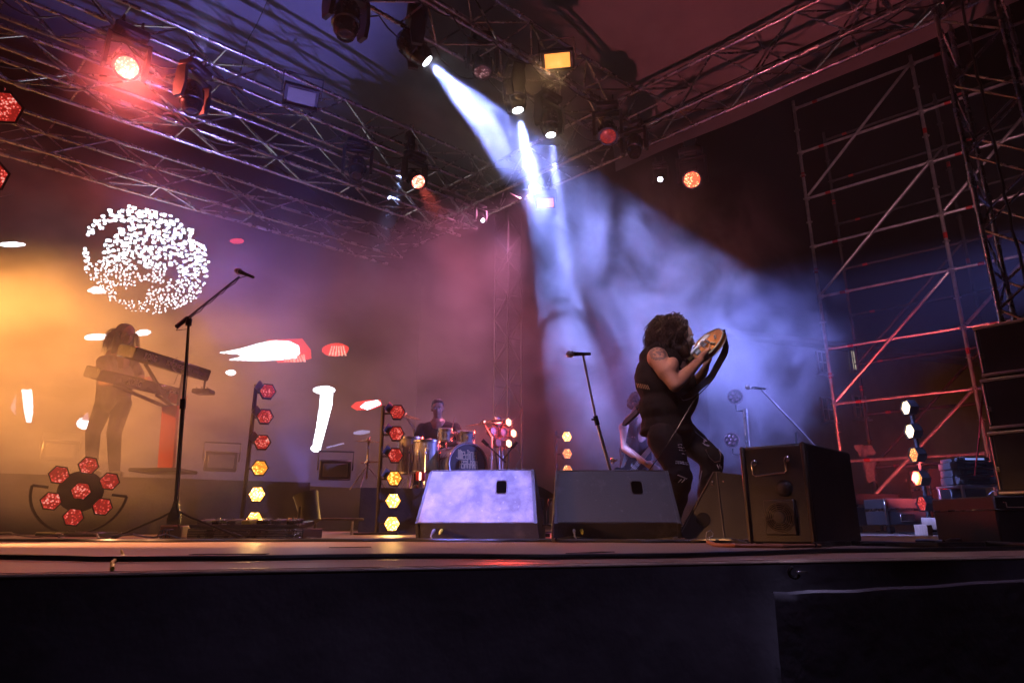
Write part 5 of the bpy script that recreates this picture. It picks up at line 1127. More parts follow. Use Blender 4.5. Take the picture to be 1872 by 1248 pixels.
def eyes(t, body, ev, s=1.0):
    es, f, u, x = ev
    for e in es:
        mb = MB(); mb.ell(e, 0.0115 * s, None, 12, 8); ey_ = t.part('eye', mb, EYEW, body)
        mb = MB(); mb.ell(e + f * 0.0085 * s, 0.0055 * s, None, 8, 6); t.part('iris', mb, EYED, body)
    mb = MB()
    for k in (-1, 1): mb.path([es[0 if k < 0 else 1] + f * 0.012 * s + u * 0.021 * s + x * k * d_ for d_ in (-0.016 * s, 0.0, 0.016 * s)], 0.0035 * s, 5)
    t.part('eyebrows', mb, M['hair'], body)
def strands(mb, root, n, spread, drop, rnd, r=0.006, wav=0.018, seg=7, mean=Vector((0, 0, -1))):
    for i in range(n):
        a = root(rnd); d = a[1]; p = Vector(a[0]); pts = [p.copy()]; L = drop * rnd.uniform(0.55, 1.1); ph = rnd.uniform(0, 6.28); pr = Vector((rnd.uniform(-1, 1), rnd.uniform(-1, 1), 0)).normalized()
        for k in range(1, seg + 1):
            f = k / seg; dirn = (d * (1 - f) ** 1.4 * 1.1 + mean * (0.25 + f * 0.9)).normalized(); p = p + dirn * (L / seg) + pr * (wav * math.sin(ph + k * 1.5) * 0.6); pts.append(p.copy())
        mb.path(pts, [r * (1 - 0.8 * (k / seg) ** 2) for k in range(seg + 1)], 5)

# ---- the guitarist
D0 = 5.0
def g(px, py, dd=0.0): return P(px, py, D0 + dd)
gt = Thing('person', 'guitarist with wild dark hair and sleeveless black shirt, biting the orange guitar he holds', 'person', g(1238, 983))
hc_ = g(1243, 617, 0.0); fwd = Vector((0.86, -0.12, -0.16)); hup = Vector((0.14, 0, 1))
sh_n, sh_f = g(1202, 652, -0.2), g(1236, 650, 0.2)                 # near and far shoulder
el_n, wr_n = g(1234, 704, -0.30), g(1280, 658, -0.14)
el_f, wr_f = g(1268, 712, 0.28), g(1290, 672, 0.40)
hip_n, hip_f = g(1214, 805, -0.1), g(1243, 798, 0.12)
kn_n, an_n = g(1246, 872, -0.28), g(1226, 965, 0.02)
kn_f, an_f = g(1302, 838, -0.06), g(1291, 955, 0.10)
mb = MB(); ev = face(mb, hc_ + Vector((0.008, 0, 0)), fwd, hup, 1.04)
neck = g(1218, 648, 0.0); mb.cap(hc_ - Z * 0.05, neck - Z * 0.03, 0.062, 0.075, 14)
mb.ell(g(1216, 690, 0), (0.19, 0.17, 0.24)); mb.ell(g(1218, 760, 0.0), (0.18, 0.17, 0.2))
for s_, e_, w_ in ((sh_n, el_n, wr_n), (sh_f, el_f, wr_f)):
    mb.ell(s_ + Vector((0.0, 0, -0.01)), (0.082, 0.075, 0.085)); mb.cap(s_ - Z * 0.01, s_.lerp(e_, 0.55), 0.074, 0.072, 16); mb.cap(s_.lerp(e_, 0.5), e_, 0.07, 0.05, 16)
    mb.ell(s_.lerp(e_, 0.55) + (Vector((0.02, -0.01, 0.02)) if s_ is sh_n else Vector((0, 0, 0))), (0.062, 0.062, 0.1), Matrix.Rotation(R(25), 3, 'Y'))
    mb.cap(e_, e_.lerp(w_, 0.35), 0.05, 0.053, 16); mb.cap(e_.lerp(w_, 0.3), w_, 0.052, 0.031, 16)
GC = g(1282, 643, 0.12)                                             # middle of the guitar body
e1 = Vector((-0.68, 0.36, -0.62)).normalized(); e3 = Vector((-0.42, -0.50, 0.76)); e3 = (e3 - e1 * e3.dot(e1)).normalized(); e2 = e3.cross(e1)
hand(mb, wr_n, g(1304, 640, -0.07) - wr_n, e3 * 0.55 + Vector((0, 0.8, 0.1)), Z * 0.9 + Vector((-0.3, 0, 0)), [35, 75, 85, 90], 1.06, 0.05,
     thumb=[g(1292, 640, -0.10) - g(1284, 648, -0.13), g(1304, 633, -0.08) - g(1292, 640, -0.10), Vector((0.9, 0.1, 0.12))])
hand(mb, wr_f, Vector((0.25, 0.3, 0.75)), Vector((-0.6, -0.4, 0.3)), Vector((-0.3, -0.8, 0)), [60, 65, 70, 70], 1.0)
for h_, k_, a_ in ((hip_n, kn_n, an_n), (hip_f, kn_f, an_f)):
    mb.cap(h_, k_, 0.085, 0.055, 14); mb.cap(k_, a_, 0.055, 0.04, 14)
body = blob_part(gt, 'body', mb, 0.0075, M['skin'], None, 5)
eyes(gt, body, ev, 1.04)
TAT = mat('tattoo_ink', (0.19, 0.135, 0.12), 0.55, 0, 0.35, 60)
mb = MB()                                                           # round tattoo on the near shoulder, wrapped on the skin
import bmesh
dgm = body.data
cen = g(1204, 645, -0.27) - gt.loc
fs = []
for p in dgm.polygons:
    q = p.center - cen; rr = math.hypot(q.x, q.z)
    if p.normal.y < 0.2 and q.y < 0.2 and rr < 0.062 and (rr > 0.045 or noise.noise((q.x * 60, 1, q.z * 60)) > 0.0): fs.append(p.index)
dgm.materials.append(TAT)
for i in fs: dgm.polygons[i].material_index = 1
# sleeveless shirt
mb = MB()
mb.ell(g(1209, 668, 0.0), (0.165, 0.225, 0.14), Matrix.Rotation(R(-8), 3, 'Y')); mb.ell(g(1211, 700, 0.0), (0.215, 0.215, 0.19)); mb.ell(g(1217, 745, 0.0), (0.213, 0.205, 0.18)); mb.ell(g(1219, 778, 0.01), (0.205, 0.2, 0.13))
mb.cap(g(1202, 644, -0.10), g(1234, 646, 0.12), 0.085, 0.08); mb.ell(g(1180, 690, 0.02), (0.085, 0.15, 0.15)); mb.ell(g(1258, 720, 0.02), (0.07, 0.13, 0.17)); mb.ell(g(1190, 655, 0.03), (0.09, 0.14, 0.1))
mb.lathe([(0, 0.10), (0.05, 0.085)], g(1216, 650, 0), Vector((0.1, 0, 1)), 18)
for i in range(26):                                                 # hem
    a = 2 * math.pi * i / 26; b_ = 2 * math.pi * (i + 1) / 26
    mb.cap(g(1219, 790 + 2 * math.sin(3 * a), 0) + Vector((0.19 * math.cos(a), 0.185 * math.sin(a), 0)), g(1219, 790 + 2 * math.sin(3 * b_), 0) + Vector((0.19 * math.cos(b_), 0.185 * math.sin(b_), 0)), 0.02, 0.02, 8)
def wr(v):
    n = noise.noise((v.x * 6, v.y * 6, v.z * 9)) * 0.010 + noise.noise((v.x * 15 + v.z * 9, v.y * 15, v.z * 16)) * 0.005; c = Vector((gt.loc.x, D0, v.z)); d = (v - c); d.z = 0
    return v + d.normalized() * n
shirt = blob_part(gt, 'sleeveless_shirt', mb, 0.014, M['tee'], None, 5, wr)
mb = MB()
for k, (px, py, l) in enumerate(((1165, 700, 9), (1168, 702, 10), (1171, 701, 11), (1176, 703, 10), (1180, 703, 12), (1184, 704, 11), (1188, 705, 12))):
    c = P(px, py + 4, 4.83 - 0.003 * k + (0.06 if px < 1172 else 0)); mb.box(c, (0.006, 0.004, l * 0.0045), Matrix.Rotation(R(-14 + 4 * (k % 2)), 3, 'Y'))
# jeans
mb = MB(); mb.ell((hip_n + hip_f) / 2 + Z * 0.03, (0.175, 0.175, 0.13))
mb.cap(hip_n + Vector((0.0, 0, 0.02)), kn_n + Vector((-0.012, 0, 0.01)), 0.128, 0.082, 18); mb.cap(kn_n, kn_n.lerp(an_n, 0.5), 0.084, 0.07, 16); mb.cap(kn_n.lerp(an_n, 0.45), an_n, 0.072, 0.05, 16)
mb.cap(hip_f + Vector((0.02, 0, 0.02)), kn_f + Vector((-0.02, 0, 0.01)), 0.122, 0.088, 18); mb.cap(kn_f, kn_f.lerp(an_f, 0.5), 0.085, 0.078, 16); mb.cap(kn_f.lerp(an_f, 0.45), an_f, 0.08, 0.062, 16)
def wj(v): return v + Vector((noise.noise((v.x * 9, v.y * 9, v.z * 22)), noise.noise((v.x * 9 + 9, v.y * 9, v.z * 22)), 0)) * 0.009
jeans = blob_part(gt, 'ripped_jeans', mb, 0.013, M['jeans'], None, 4, wj)
def onbody(px, py, d): return P(px, py, d)
def surf(o, px, py, lift=0.004):                                       # the nearest point of a garment along a sight line
    r = ray(px, py).normalized(); ok, loc, nrm, _ = o.ray_cast(O - gt.loc, r)
    return (loc + gt.loc + nrm * lift, nrm) if ok else (P(px, py, D0 - 0.2), Vector((0, -1, 0)))
def mark(mb, o, px, py, wpx, hpx, tilt=0.0):
    c, n = surf(o, px, py); ex, ey, ez = basis(n); k = 1 / 249.0
    if tilt: ex, ey = ex * math.cos(tilt) + ey * math.sin(tilt), ey * math.cos(tilt) - ex * math.sin(tilt)
    mb.box(c, (wpx * k, hpx * k, 0.003), rot3(ex, ey, ez))
rn = random.Random(5); mb = MB()
for (y, x0, x1) in ((813, 1240, 1246), (818, 1240, 1252), (823, 1242, 1254), (829, 1247, 1252), (843, 1236, 1258), (846, 1236, 1258)):
    x = x0
    while x < x1: ww = rn.uniform(0.9, 2.2); mark(mb, jeans, x, y + (x - x0) * 0.12 + rn.uniform(-0.8, 0.8), ww, rn.uniform(0.7, 2.2), rn.uniform(-0.6, 0.6)); x += ww + rn.uniform(0.3, 0.9)
for k in range(7): mark(mb, jeans, 1240 + k * 2.4, 868 + k * 1.1, 2.6, 0.9, 0.3)
for k in range(4): mark(mb, jeans, 1311 + k * 2.2, 851 + (k % 2) * 3, 1.0, 5, 0.2)
for k in range(6): mark(mb, jeans, 1241 + 2 * k, 880 - (k % 3) * 2, 3.0, 1.0, 0.5)
gt.part('patch_print', mb, M['white'], jeans, smooth=False)
mb = MB()
for k in range(7): mark(mb, shirt, 1166 + k * 3.3, 704 + k * 0.6, 1.0, 9.5, 0.18)
gt.part('shirt_print', mb, M['gold'], shirt, smooth=False)
mb = MB()                                                           # pale fraying on the far thigh
for k in range(11): mark(mb, jeans, 1271 + k * 2.0, 790 + k * 1.6, 3.2, 1.1, -0.7)
for k in range(9): mark(mb, jeans, 1285 + rn.uniform(0, 12), 805 + rn.uniform(0, 14), rn.uniform(3, 7), rn.uniform(1, 2.4), -0.6)
gt.part('frayed_denim', mb, mat('frayed_denim', (0.22, 0.22, 0.3), 0.8), jeans, smooth=False)
mb = MB(); pts = [surf(jeans, 1290, 822, 0.01)[0], P(1296, 834, 4.83), P(1306, 844, 4.82), P(1316, 842, 4.84), P(1318, 832, 4.87), surf(jeans, 1311, 821, 0.01)[0]]
mb.path([pts[0].lerp(pts[1], 0.5), *pts], 0.0035, 6); gt.part('wallet_chain', mb, M['chrome'], jeans)
mb = MB(); mb.path([P(1283, 860, 4.9), P(1279, 880, 4.88), P(1275, 900, 4.87), P(1276, 914, 4.86), P(1266, 935, 4.82), P(1250, 955, 4.8)], 0.004, 5); gt.part('hanging_strap', mb, M['greycable'], jeans)
mb = MB()
for a_, dx in ((an_n, 0.05), (an_f, 0.08)):
    f0 = Vector((a_.x, a_.y, 0.0)); mb2 = MB(); mb2.cap(f0 + Vector((-0.05, 0, 0.05)), f0 + Vector((0.16, -0.05, 0.038)), 0.05, 0.038, 14); mb2.cap(f0 + Vector((-0.03, 0, 0.06)), f0 + Z * 0.15, 0.052, 0.06, 14); blob_part(gt, 'boot', mb2, 0.012, M['leather'], None, 3)
# hair: a wild shoulder-long mane
mb = MB(); mb.ell(hc_ + Vector((-0.05, 0, 0.065)), (0.112, 0.118, 0.108)); mb.ell(hc_ + Vector((-0.06, 0.0, -0.03)), (0.09, 0.125, 0.12)); mb.ell(hc_ + Vector((-0.055, -0.05, -0.1)), (0.1, 0.085, 0.13)); mb.ell(hc_ + Vector((-0.055, 0.05, -0.1)), (0.1, 0.085, 0.13))
mb.cap(hc_ + Vector((-0.035, -0.08, 0.0)), hc_ + Vector((-0.005, -0.12, -0.16)), 0.05, 0.04); mb.cap(hc_ + Vector((-0.035, 0.08, 0.0)), hc_ + Vector((-0.005, 0.12, -0.15)), 0.05, 0.04); mb.ell(hc_ + Vector((0.0, 0, 0.112)), (0.08, 0.085, 0.04))
mb.cap(hc_ + Vector((-0.08, -0.02, -0.02)), hc_ + Vector((-0.125, -0.03, -0.12)), 0.055, 0.042); mb.ell(hc_ + Vector((-0.10, 0.03, -0.1)), (0.05, 0.08, 0.08))
def wh(v): return v + Vector((noise.noise((v.x * 22, v.y * 22, v.z * 14)), noise.noise((v.x * 22 + 7, v.y * 22, v.z * 14)), 0.6 * noise.noise((v.x * 18 + 3, v.y * 18, v.z * 18)))) * 0.034
hr = blob_part(gt, 'hair', mb, 0.011, M['hair'], None, 3, wh)
mb = MB(); rnd = random.Random(11)
def root(r):
    a, b = r.uniform(0, 6.283), r.uniform(-0.35, 1.25); d = Vector((math.cos(a) * math.cos(b) - 0.15, math.sin(a) * math.cos(b), math.sin(b)))
    if d.x > 0.35 and d.z < 0.75: d.x *= -1
    return (hc_ + Vector((-0.065 + 0.1 * d.x, 0.115 * d.y, 0.05 + 0.098 * d.z)), d * 0.9)
strands(mb, root, 800, 0, 0.23, rnd, 0.0034, 0.036, 10)
gt.part('hair_locks', mb, M['hair'], hr)
# ---- his guitar
gr = Thing('electric_guitar', 'orange electric guitar with cream edge and chrome parts, raised to the guitarist mouth', 'guitar', GC)
def outline(sc_=1.0):
    pts = []
    for i in range(64):
        a = 2 * math.pi * i / 64; c_, s_ = math.cos(a), math.sin(a)
        rx = 0.24; ry = 0.168 if c_ < 0 else 0.135
        wa = 1 - 0.30 * math.exp(-((c_ - 0.16) / 0.26) ** 2) - (0.32 * math.exp(-((a - 0.42) / 0.26) ** 2))
        pts.append((rx * c_ * (1 if abs(s_) > .2 else 0.97) * sc_ , ry * s_ * wa * sc_))
    return pts
mb = MB(); mb.prism(outline(), GC, e1, e2, e3, -0.022, 0.020); bd = gr.part('body', mb, M['orange'])
mb = MB(); mb.path([GC + e1 * x + e2 * y + e3 * 0.019 for x, y in outline(1.005)], 0.0065, 6, True); gr.part('binding', mb, M['cream'], bd)
mb = MB(); mb.path([GC + e1 * x + e2 * y - e3 * 0.022 for x, y in outline(0.99)], 0.006, 6, True); gr.part('back_binding', mb, M['cream'], bd)
mb = MB(); mb.prism([(0.15, -0.027), (0.15, 0.027), (0.70, 0.021), (0.70, -0.021)], GC, e1, e2, e3, 0.004, 0.03); nk = gr.part('neck', mb, M['wood'])
mb = MB(); mb.prism([(0.12, -0.027), (0.12, 0.027), (0.70, 0.0215), (0.70, -0.0215)], GC, e1, e2, e3, 0.0305, 0.035); gr.part('fretboard', mb, M['leather'], nk)
mb = MB(); mb.prism([(0.70, -0.03), (0.72, -0.04), (0.86, -0.035), (0.88, 0.0), (0.86, 0.035), (0.72, 0.04), (0.70, 0.03)], GC, e1, e2, e3, -0.004, 0.014); gr.part('headstock', mb, M['leather'], nk)
for x in (0.02, 0.095):
    mb = MB(); mb.bbox(GC + e1 * x + e3 * 0.026, (0.044, 0.09, 0.02), rot3(e1, e2, e3), 0.005); pk = gr.part('pickup', mb, M['pale'])  # pale colour in place of chrome reflections
    mb = MB()
    for k in range(6): mb.lathe([(0, 0.0035), (0.002, 0.003)], GC + e1 * x + e2 * (0.01 * (k - 2.5)) + e3 * 0.033, e3, 8)
    gr.part('pole_pieces', mb, M['gloss'], pk)
mb = MB(); mb.bbox(GC - e1 * 0.055 + e3 * 0.03, (0.04, 0.1, 0.022), rot3(e1, e2, e3), 0.004); mb.bbox(GC - e1 * 0.095 + e3 * 0.03, (0.016, 0.09, 0.016), rot3(e1, e2, e3), 0.005); gr.part('bridge', mb, M['chrome'])
mb = MB(); mb.prism([(0.13, -0.035), (0.02, -0.045), (-0.06, -0.05), (-0.15, -0.075), (-0.12, -0.135), (-0.03, -0.118), (0.02, -0.1), (0.09, -0.085)], GC, e1, e2, e3, 0.0205, 0.024); gr.part('pickguard_glint', mb, M['white'])  # white puts the bright reflection along the top edge into colour
for k, (x, y) in enumerate(((-0.105, 0.07), (-0.155, 0.055), (-0.115, 0.105), (-0.165, 0.02))):
    mb = MB(); mb.lathe([(0, 0.013), (0.014, 0.011), (0.016, 0.008)], GC + e1 * x + e2 * y + e3 * 0.0205, e3, 16); gr.part('knob', mb, M['chrome'] if k % 2 else M['gold'])
mb = MB(); q = GC - e1 * 0.07 + e2 * 0.03 + e3 * 0.03; mb.path([q, q + e3 * 0.045, q + e3 * 0.055 + e1 * 0.03, q + e3 * 0.055 + e1 * 0.09], 0.0035, 6); mb.ell(q + e3 * 0.055 + e1 * 0.09, 0.006); gr.part('tremolo_arm', mb, M['chrome'])
for k in range(6):
    mb = MB(); y = 0.0095 * (k - 2.5); mb.tube(GC - e1 * 0.095 + e2 * y + e3 * 0.042, GC + e1 * 0.70 + e2 * y * 0.8 + e3 * 0.038, 0.0011, n=5); gr.part('string', mb, M['chrome'])
mb = MB(); q = GC - e1 * 0.238; mb.lathe([(0, 0.008), (0.01, 0.006), (0.014, 0.009), (0.018, 0.008)], q, -e1, 12); gr.part('strap_button', mb, M['chrome'])
sp = [q - e1 * 0.012, P(1328, 628, 5.08), P(1322, 648, 5.0), P(1309, 672, 4.95), P(1299, 690, 4.92), P(1280, 706, 4.9), P(1262, 722, 4.85), P(1245, 728, 4.82)]
def strap(mb, pts, wd, th=0.004, axis=Vector((0.5, -0.5, 0.6))):
    L = len(pts)
    for i in range(L - 1):
        d = (pts[i + 1] - pts[i]).normalized(); x = d.cross(axis).normalized(); n = d.cross(x)
        for p in (pts[i], pts[i + 1]):
            for a, b in ((-1, -1), (1, -1), (1, 1), (-1, 1)): mb.v.append(p + x * wd / 2 * a + n * th * b)
        o = len(mb.v) - 8
        for f in ((0, 1, 5, 4), (1, 2, 6, 5), (2, 3, 7, 6), (3, 0, 4, 7), (0, 3, 2, 1), (4, 5, 6, 7)): mb.f.append([o + k for k in f]); mb.m.append(0)
def smoothpts(p, n=6):
    out = []
    for i in range(len(p) - 1):
        a, b, c, d = p[max(0, i - 1)], p[i], p[i + 1], p[min(len(p) - 1, i + 2)]
        for k in range(n):
            t_ = k / n; out.append(0.5 * ((2 * b) + (c - a) * t_ + (2 * a - 5 * b + 4 * c - d) * t_ ** 2 + (3 * b - a - 3 * c + d) * t_ ** 3))
    out.append(p[-1]); return out
mb = MB(); strap(mb, smoothpts(sp), 0.05); gr.part('strap', mb, M['leather'])
mb = MB(); cp = smoothpts([q + e2 * 0.03 - e1 * 0.005, P(1331, 640, 5.05), P(1318, 668, 4.98), P(1298, 700, 4.9), P(1272, 728, 4.76), P(1240, 780, 4.7), P(1212, 824, 4.7), P(1186, 860, 4.75), P(1160, 895, 4.8), P(1140, 955, 4.85)])
mb.path(cp, 0.0042, 6); single('guitar_cable', mb, M['rubber'], 'black cable slanting from the raised guitar down across the jeans', 'cable')

# ---- a general standing or sitting figure
def figure(label, J, fwd, up, s=1.0, shirt=M['tee'], trousers=M['jeans'], sleeves=0.0, hairfn=None, skin=M['skin'], vox=0.012, hands=None, lean=0.0, grp=None):
    t = Thing('person', label, 'person', Vector((J['hipm'].x, J['hipm'].y, J.get('floor', 0.0))), grp); mb = MB(); ev = face(mb, J['head'], fwd, up, s)
    mb.cap(J['head'] - Vector(up) * 0.06 * s, J['neck'], 0.055 * s, 0.065 * s); mb.cap(J['neck'] - Z * 0.06, J['hipm'], 0.13 * s, 0.13 * s)
    for k in 'lr':
        a, b, c = J['sh' + k], J['el' + k], J['wr' + k]; mb.ell(a, 0.066 * s); mb.cap(a, b, 0.056 * s, 0.043 * s); mb.cap(b, b.lerp(c, 0.35), 0.044 * s, 0.045 * s); mb.cap(b.lerp(c, 0.3), c, 0.044 * s, 0.028 * s)
        h = (hands or {}).get(k); dv = c - b
        if h: hand(mb, c, h[0], h[1], h[2], h[3], s)
        else: hand(mb, c, dv, Vector((0, 0, -1)), Vector((1 if k == 'l' else -1, 0, 0)), 40, s)
        a, b, c = J['hp' + k], J['kn' + k], J['an' + k]; mb.cap(a, b, 0.08 * s, 0.055 * s); mb.cap(b, c, 0.055 * s, 0.04 * s)
    body = blob_part(t, 'body', mb, vox * 0.75, skin, None, 4); eyes(t, body, ev, s)
    mb = MB(); cw = (J['shl'] + J['shr']) / 2; xx = (J['shl'] - J['shr']).normalized()
    for k in (-1, 1): mb.cap(cw + xx * k * 0.12 * s - Z * 0.015, J['hipm'] + xx * k * 0.07 * s - Z * 0.04, 0.105 * s, 0.125 * s)
    mb.cap(cw - xx * 0.13 * s, cw + xx * 0.13 * s, 0.082 * s, 0.082 * s); mb.ell((cw + J['hipm']) / 2 - Z * 0.02, (0.19 * s, 0.15 * s, 0.26 * s))
    if sleeves:
        for k in 'lr': mb.cap(J['sh' + k], J['sh' + k].lerp(J['el' + k], sleeves), 0.078 * s, 0.068 * s)
    blob_part(t, 'shirt', mb, vox, shirt, None, 4, lambda v: v + Vector((noise.noise(v * 9), noise.noise(v * 9 + Vector((5, 0, 0))), 0)) * 0.01)
    mb = MB(); mb.ell(J['hipm'] - Z * 0.02, (0.155 * s, 0.145 * s, 0.12 * s))
    for k in 'lr': mb.cap(J['hp' + k], J['kn' + k], 0.102 * s, 0.075 * s); mb.cap(J['kn' + k], J['an' + k], 0.076 * s, 0.058 * s)
    blob_part(t, 'trousers', mb, vox, trousers, None, 4)
    for k in 'lr':
        a = J['an' + k]; f = Vector(fwd); f.z = 0; f.normalize(); mb = MB(); mb.cap(Vector((a.x, a.y, J.get('floor', 0) + 0.042)) - f * 0.05, Vector((a.x, a.y, J.get('floor', 0) + 0.035)) + f * 0.15, 0.045, 0.034); mb.cap(Vector((a.x, a.y, J.get('floor', 0) + 0.05)), a, 0.045, 0.045); blob_part(t, 'shoe', mb, 0.012, M['leather'], None, 3)
    if hairfn: hairfn(t, ev)
    return t, ev
# the keyboard player, standing on the riser behind the keyboards
d = 7.15; k_ = lambda px, py, dd=0.0: P(px, py, d + dd)
hd = k_(230, 612, 0.05); fz = 0.60
J = dict(head=hd, neck=k_(216, 645, 0.1), shr=k_(190, 662, -0.05), shl=k_(240, 664, 0.28), elr=k_(188, 700, -0.2), wrr=k_(226, 696, -0.42), ell=k_(262, 700, 0.2), wrl=k_(272, 692, -0.1), hipm=k_(208, 728, 0.18), floor=fz)
for kk, sx in (('r', -0.09), ('l', 0.09)):
    J['hp' + kk] = J['hipm'] + Vector((sx, 0.02 * (kk == 'l'), -0.05)); J['kn' + kk] = Vector((J['hipm'].x + sx * 1.3, d + 0.1, fz + 0.48)); J['an' + kk] = Vector((J['hipm'].x + sx * 1.4, d + 0.2, fz + 0.1))
f_ = Vector((0.80, -0.5, -0.22))
def longhair(t, ev):
    c = J['head']; mb = MB(); mb.ell(c + Vector((-0.02, 0.01, 0.045)), (0.094, 0.1, 0.098)); b = -f_.normalized() * 0.06
    mb.cap(c + b * 0.7 + Z * 0.02, c + b * 1.2 - Z * 0.28, 0.075, 0.05)
    for s_ in (Vector((0.45, 0.75, 0)) * 0.085, Vector((-0.4, -0.75, 0)) * 0.085): mb.cap(c + b * 0.6 + s_ + Z * 0.03, c + b * 0.8 + s_ * 1.2 - Z * 0.27, 0.036, 0.028)
    mb.ell(c + b * 0.95 - Z * 0.08, (0.1, 0.1, 0.17)); mb.ell(c + b * 1.1 - Z * 0.22, (0.085, 0.1, 0.12))
    h = blob_part(t, 'hair', mb, 0.012, M['hair'], None, 3, lambda v: v + Vector((noise.noise((v.x * 30, v.y * 30, v.z * 6)), noise.noise((v.x * 30 + 4, v.y * 30, v.z * 6)), 0)) * 0.016)
    m2 = MB(); rn = random.Random(2)
    def rt(r):
        a = r.uniform(0, 6.28); dd = Vector((math.cos(a), math.sin(a), 0.6)); 
        if dd.dot(f_) > 0.25: dd = dd - f_ * 1.2
        return (c + b * 0.5 + dd * 0.08, dd * 0.4)
    strands(m2, rt, 160, 0, 0.34, rn, 0.004, 0.006, 7); t.part('hair_locks', m2, M['hair'], h)
GRT = mat('grey_tee', (0.12, 0.1, 0.09), 0.85, 0, 0.3, 12, 0.3, 18)
figure('long haired keyboard player in a dark shirt, half lost in orange smoke', J, f_, Vector((0.1, 0, 1)), 1.0, GRT, sleeves=0.6, hairfn=longhair,
       hands={'r': (Vector((0.6, -0.5, -0.25)), Vector((0, 0, -1)), Vector((0.6, 0.5, 0)), 35), 'l': (Vector((0.5, -0.6, -0.2)), Vector((0, 0, -1)), Vector((-0.6, -0.5, 0)), 35)})
# the drummer, seated
d = 8.65; k_ = lambda px, py, dd=0.0: P(px, py, d + dd); q = k_(803, 0); hz = RZ + 0.62
J2 = dict(head=k_(800, 747), neck=k_(801, 772, 0.04), shr=k_(772, 783, 0.02), shl=k_(832, 783, 0.02), elr=k_(760, 812, -0.1), wrr=k_(777, 806, -0.4), ell=k_(846, 812, -0.15), wrl=k_(836, 795, -0.42), hipm=Vector((k_(803, 850).x, d + 0.08, RZ + 0.62)), floor=RZ)
for kk, sx in (('r', -0.12), ('l', 0.12)):
    J2['hp' + kk] = J2['hipm'] + Vector((sx, -0.03, 0)); J2['kn' + kk] = Vector((J2['hipm'].x + sx * 1.9, d - 0.38, RZ + 0.52)); J2['an' + kk] = Vector((J2['hipm'].x + sx * 1.9, d - 0.42, RZ + 0.1))
def shorthair(cen, f_):
    def fn(t, ev):
        mb = MB(); f = Vector(f_).normalized(); mb.ell(cen - f * 0.022 + Z * 0.05, (0.086, 0.1, 0.088)); mb.ell(cen - f * 0.06 + Z * 0.0, (0.076, 0.06, 0.075)); mb.ell(cen + f * 0.045 + Z * 0.1, (0.062, 0.05, 0.028))
        blob_part(t, 'hair', mb, 0.01, M['hair'], None, 2, lambda v: v + Vector((noise.noise(v * 45), noise.noise(v * 45 + Vector((3, 0, 0))), noise.noise(v * 45 + Vector((0, 7, 0))))) * 0.009)
    return fn
figure('drummer with short hair sitting behind the drums, faint in red smoke', J2, Vector((0.1, -1, -0.12)), Vector((0, 0, 1)), 1.02, M['tee'], sleeves=0.5, hairfn=shorthair(J2['head'], (0.1, -1, -0.12)),
       hands={'r': (Vector((0.5, -0.6, 0.1)), Vector((0.3, 0.1, -1)), Vector((0.6, 0.5, 0)), 150), 'l': (Vector((-0.3, -0.6, 0.2)), Vector((0, 0.1, -1)), Vector((-0.6, 0.5, 0)), 150)})
p = J2['wrl'] + Vector((-0.02, -0.07, 0.0)); mb = MB(); tp = P(831, 762, 8.2); mb.tube(P(823, 800, 8.05), tp, 0.0085, 0.006, 8); mb.ell(tp, 0.008); single('drumstick', mb, M['wood'], 'raised drumstick between the two rack toms', 'drumstick', 'drumsticks')
mb = MB(); a = J2['wrr'] + Vector((0.03, -0.06, -0.02)); b = a + Vector((0.22, -0.2, -0.08)); mb.tube(a - (b - a) * 0.3, b, 0.0085, 0.006, 8); mb.ell(b, 0.008); single('drumstick', mb, M['wood'], 'lowered drumstick over the floor toms', 'drumstick', 'drumsticks')
# the bass player, half hidden by the guitarist
d = 7.4; k_ = lambda px, py, dd=0.0: P(px, py, d + dd)
J3 = dict(head=k_(1166, 737, 0.0), neck=k_(1160, 764, 0.02), shr=k_(1141, 782, -0.1), shl=k_(1186, 780, 0.15), elr=k_(1143, 820, -0.2), wrr=k_(1180, 846, -0.42), ell=k_(1206, 815, 0.0), wrl=k_(1203, 815, -0.32), hipm=k_(1160, 872, 0.08), floor=0.0)
for kk, sx in (('r', -0.1), ('l', 0.1)):
    J3['hp' + kk] = J3['hipm'] + Vector((sx, 0, -0.05)); J3['kn' + kk] = Vector((J3['hipm'].x + sx * 1.6, d, 0.35)); J3['an' + kk] = Vector((J3['hipm'].x + sx * 1.8, d + 0.05, 0.1))
J3['hipm'].z = max(J3['hipm'].z, 0.62)
bt_, ev3 = figure('bass player in a studded black vest, half hidden behind the guitarist', J3, Vector((0.75, -0.6, -0.1)), Vector((0.05, 0, 1)), 0.97, M['tee'], hairfn=shorthair(J3['head'], (0.75, -0.6, -0.1)),
       hands={'r': (Vector((0.7, -0.2, -0.45)), Vector((0.2, 0.9, -0.1)), Vector((0.3, -0.2, 0.8)), 70), 'l': (Vector((0.1, -0.2, 0.9)), Vector((0.3, 0.8, 0)), Vector((-0.8, 0, 0.2)), 90)})
mb = MB()
for (px, py) in ((1145, 753), (1149, 762), (1153, 771), (1150, 776), (1157, 775), (1158, 778), (1156, 798), (1160, 799), (1169, 805), (1151, 830), (1155, 831)):
    mb.ell(P(px, py, 7.4 - 0.19), 0.008, None, 6, 4)
bt_.part('studs', mb, M['chrome'])
ga = P(1148, 868, 7.02); gb = P(1196, 810, 7.12); x1 = (gb - ga).normalized(); x3 = Vector((0.1, -1, 0.1)); x3 = (x3 - x1 * x3.dot(x1)).normalized(); x2 = x3.cross(x1)
bs_ = Thing('bass_guitar', 'dark bass guitar slung across the bass player, strings catching the light', 'bass guitar', ga)
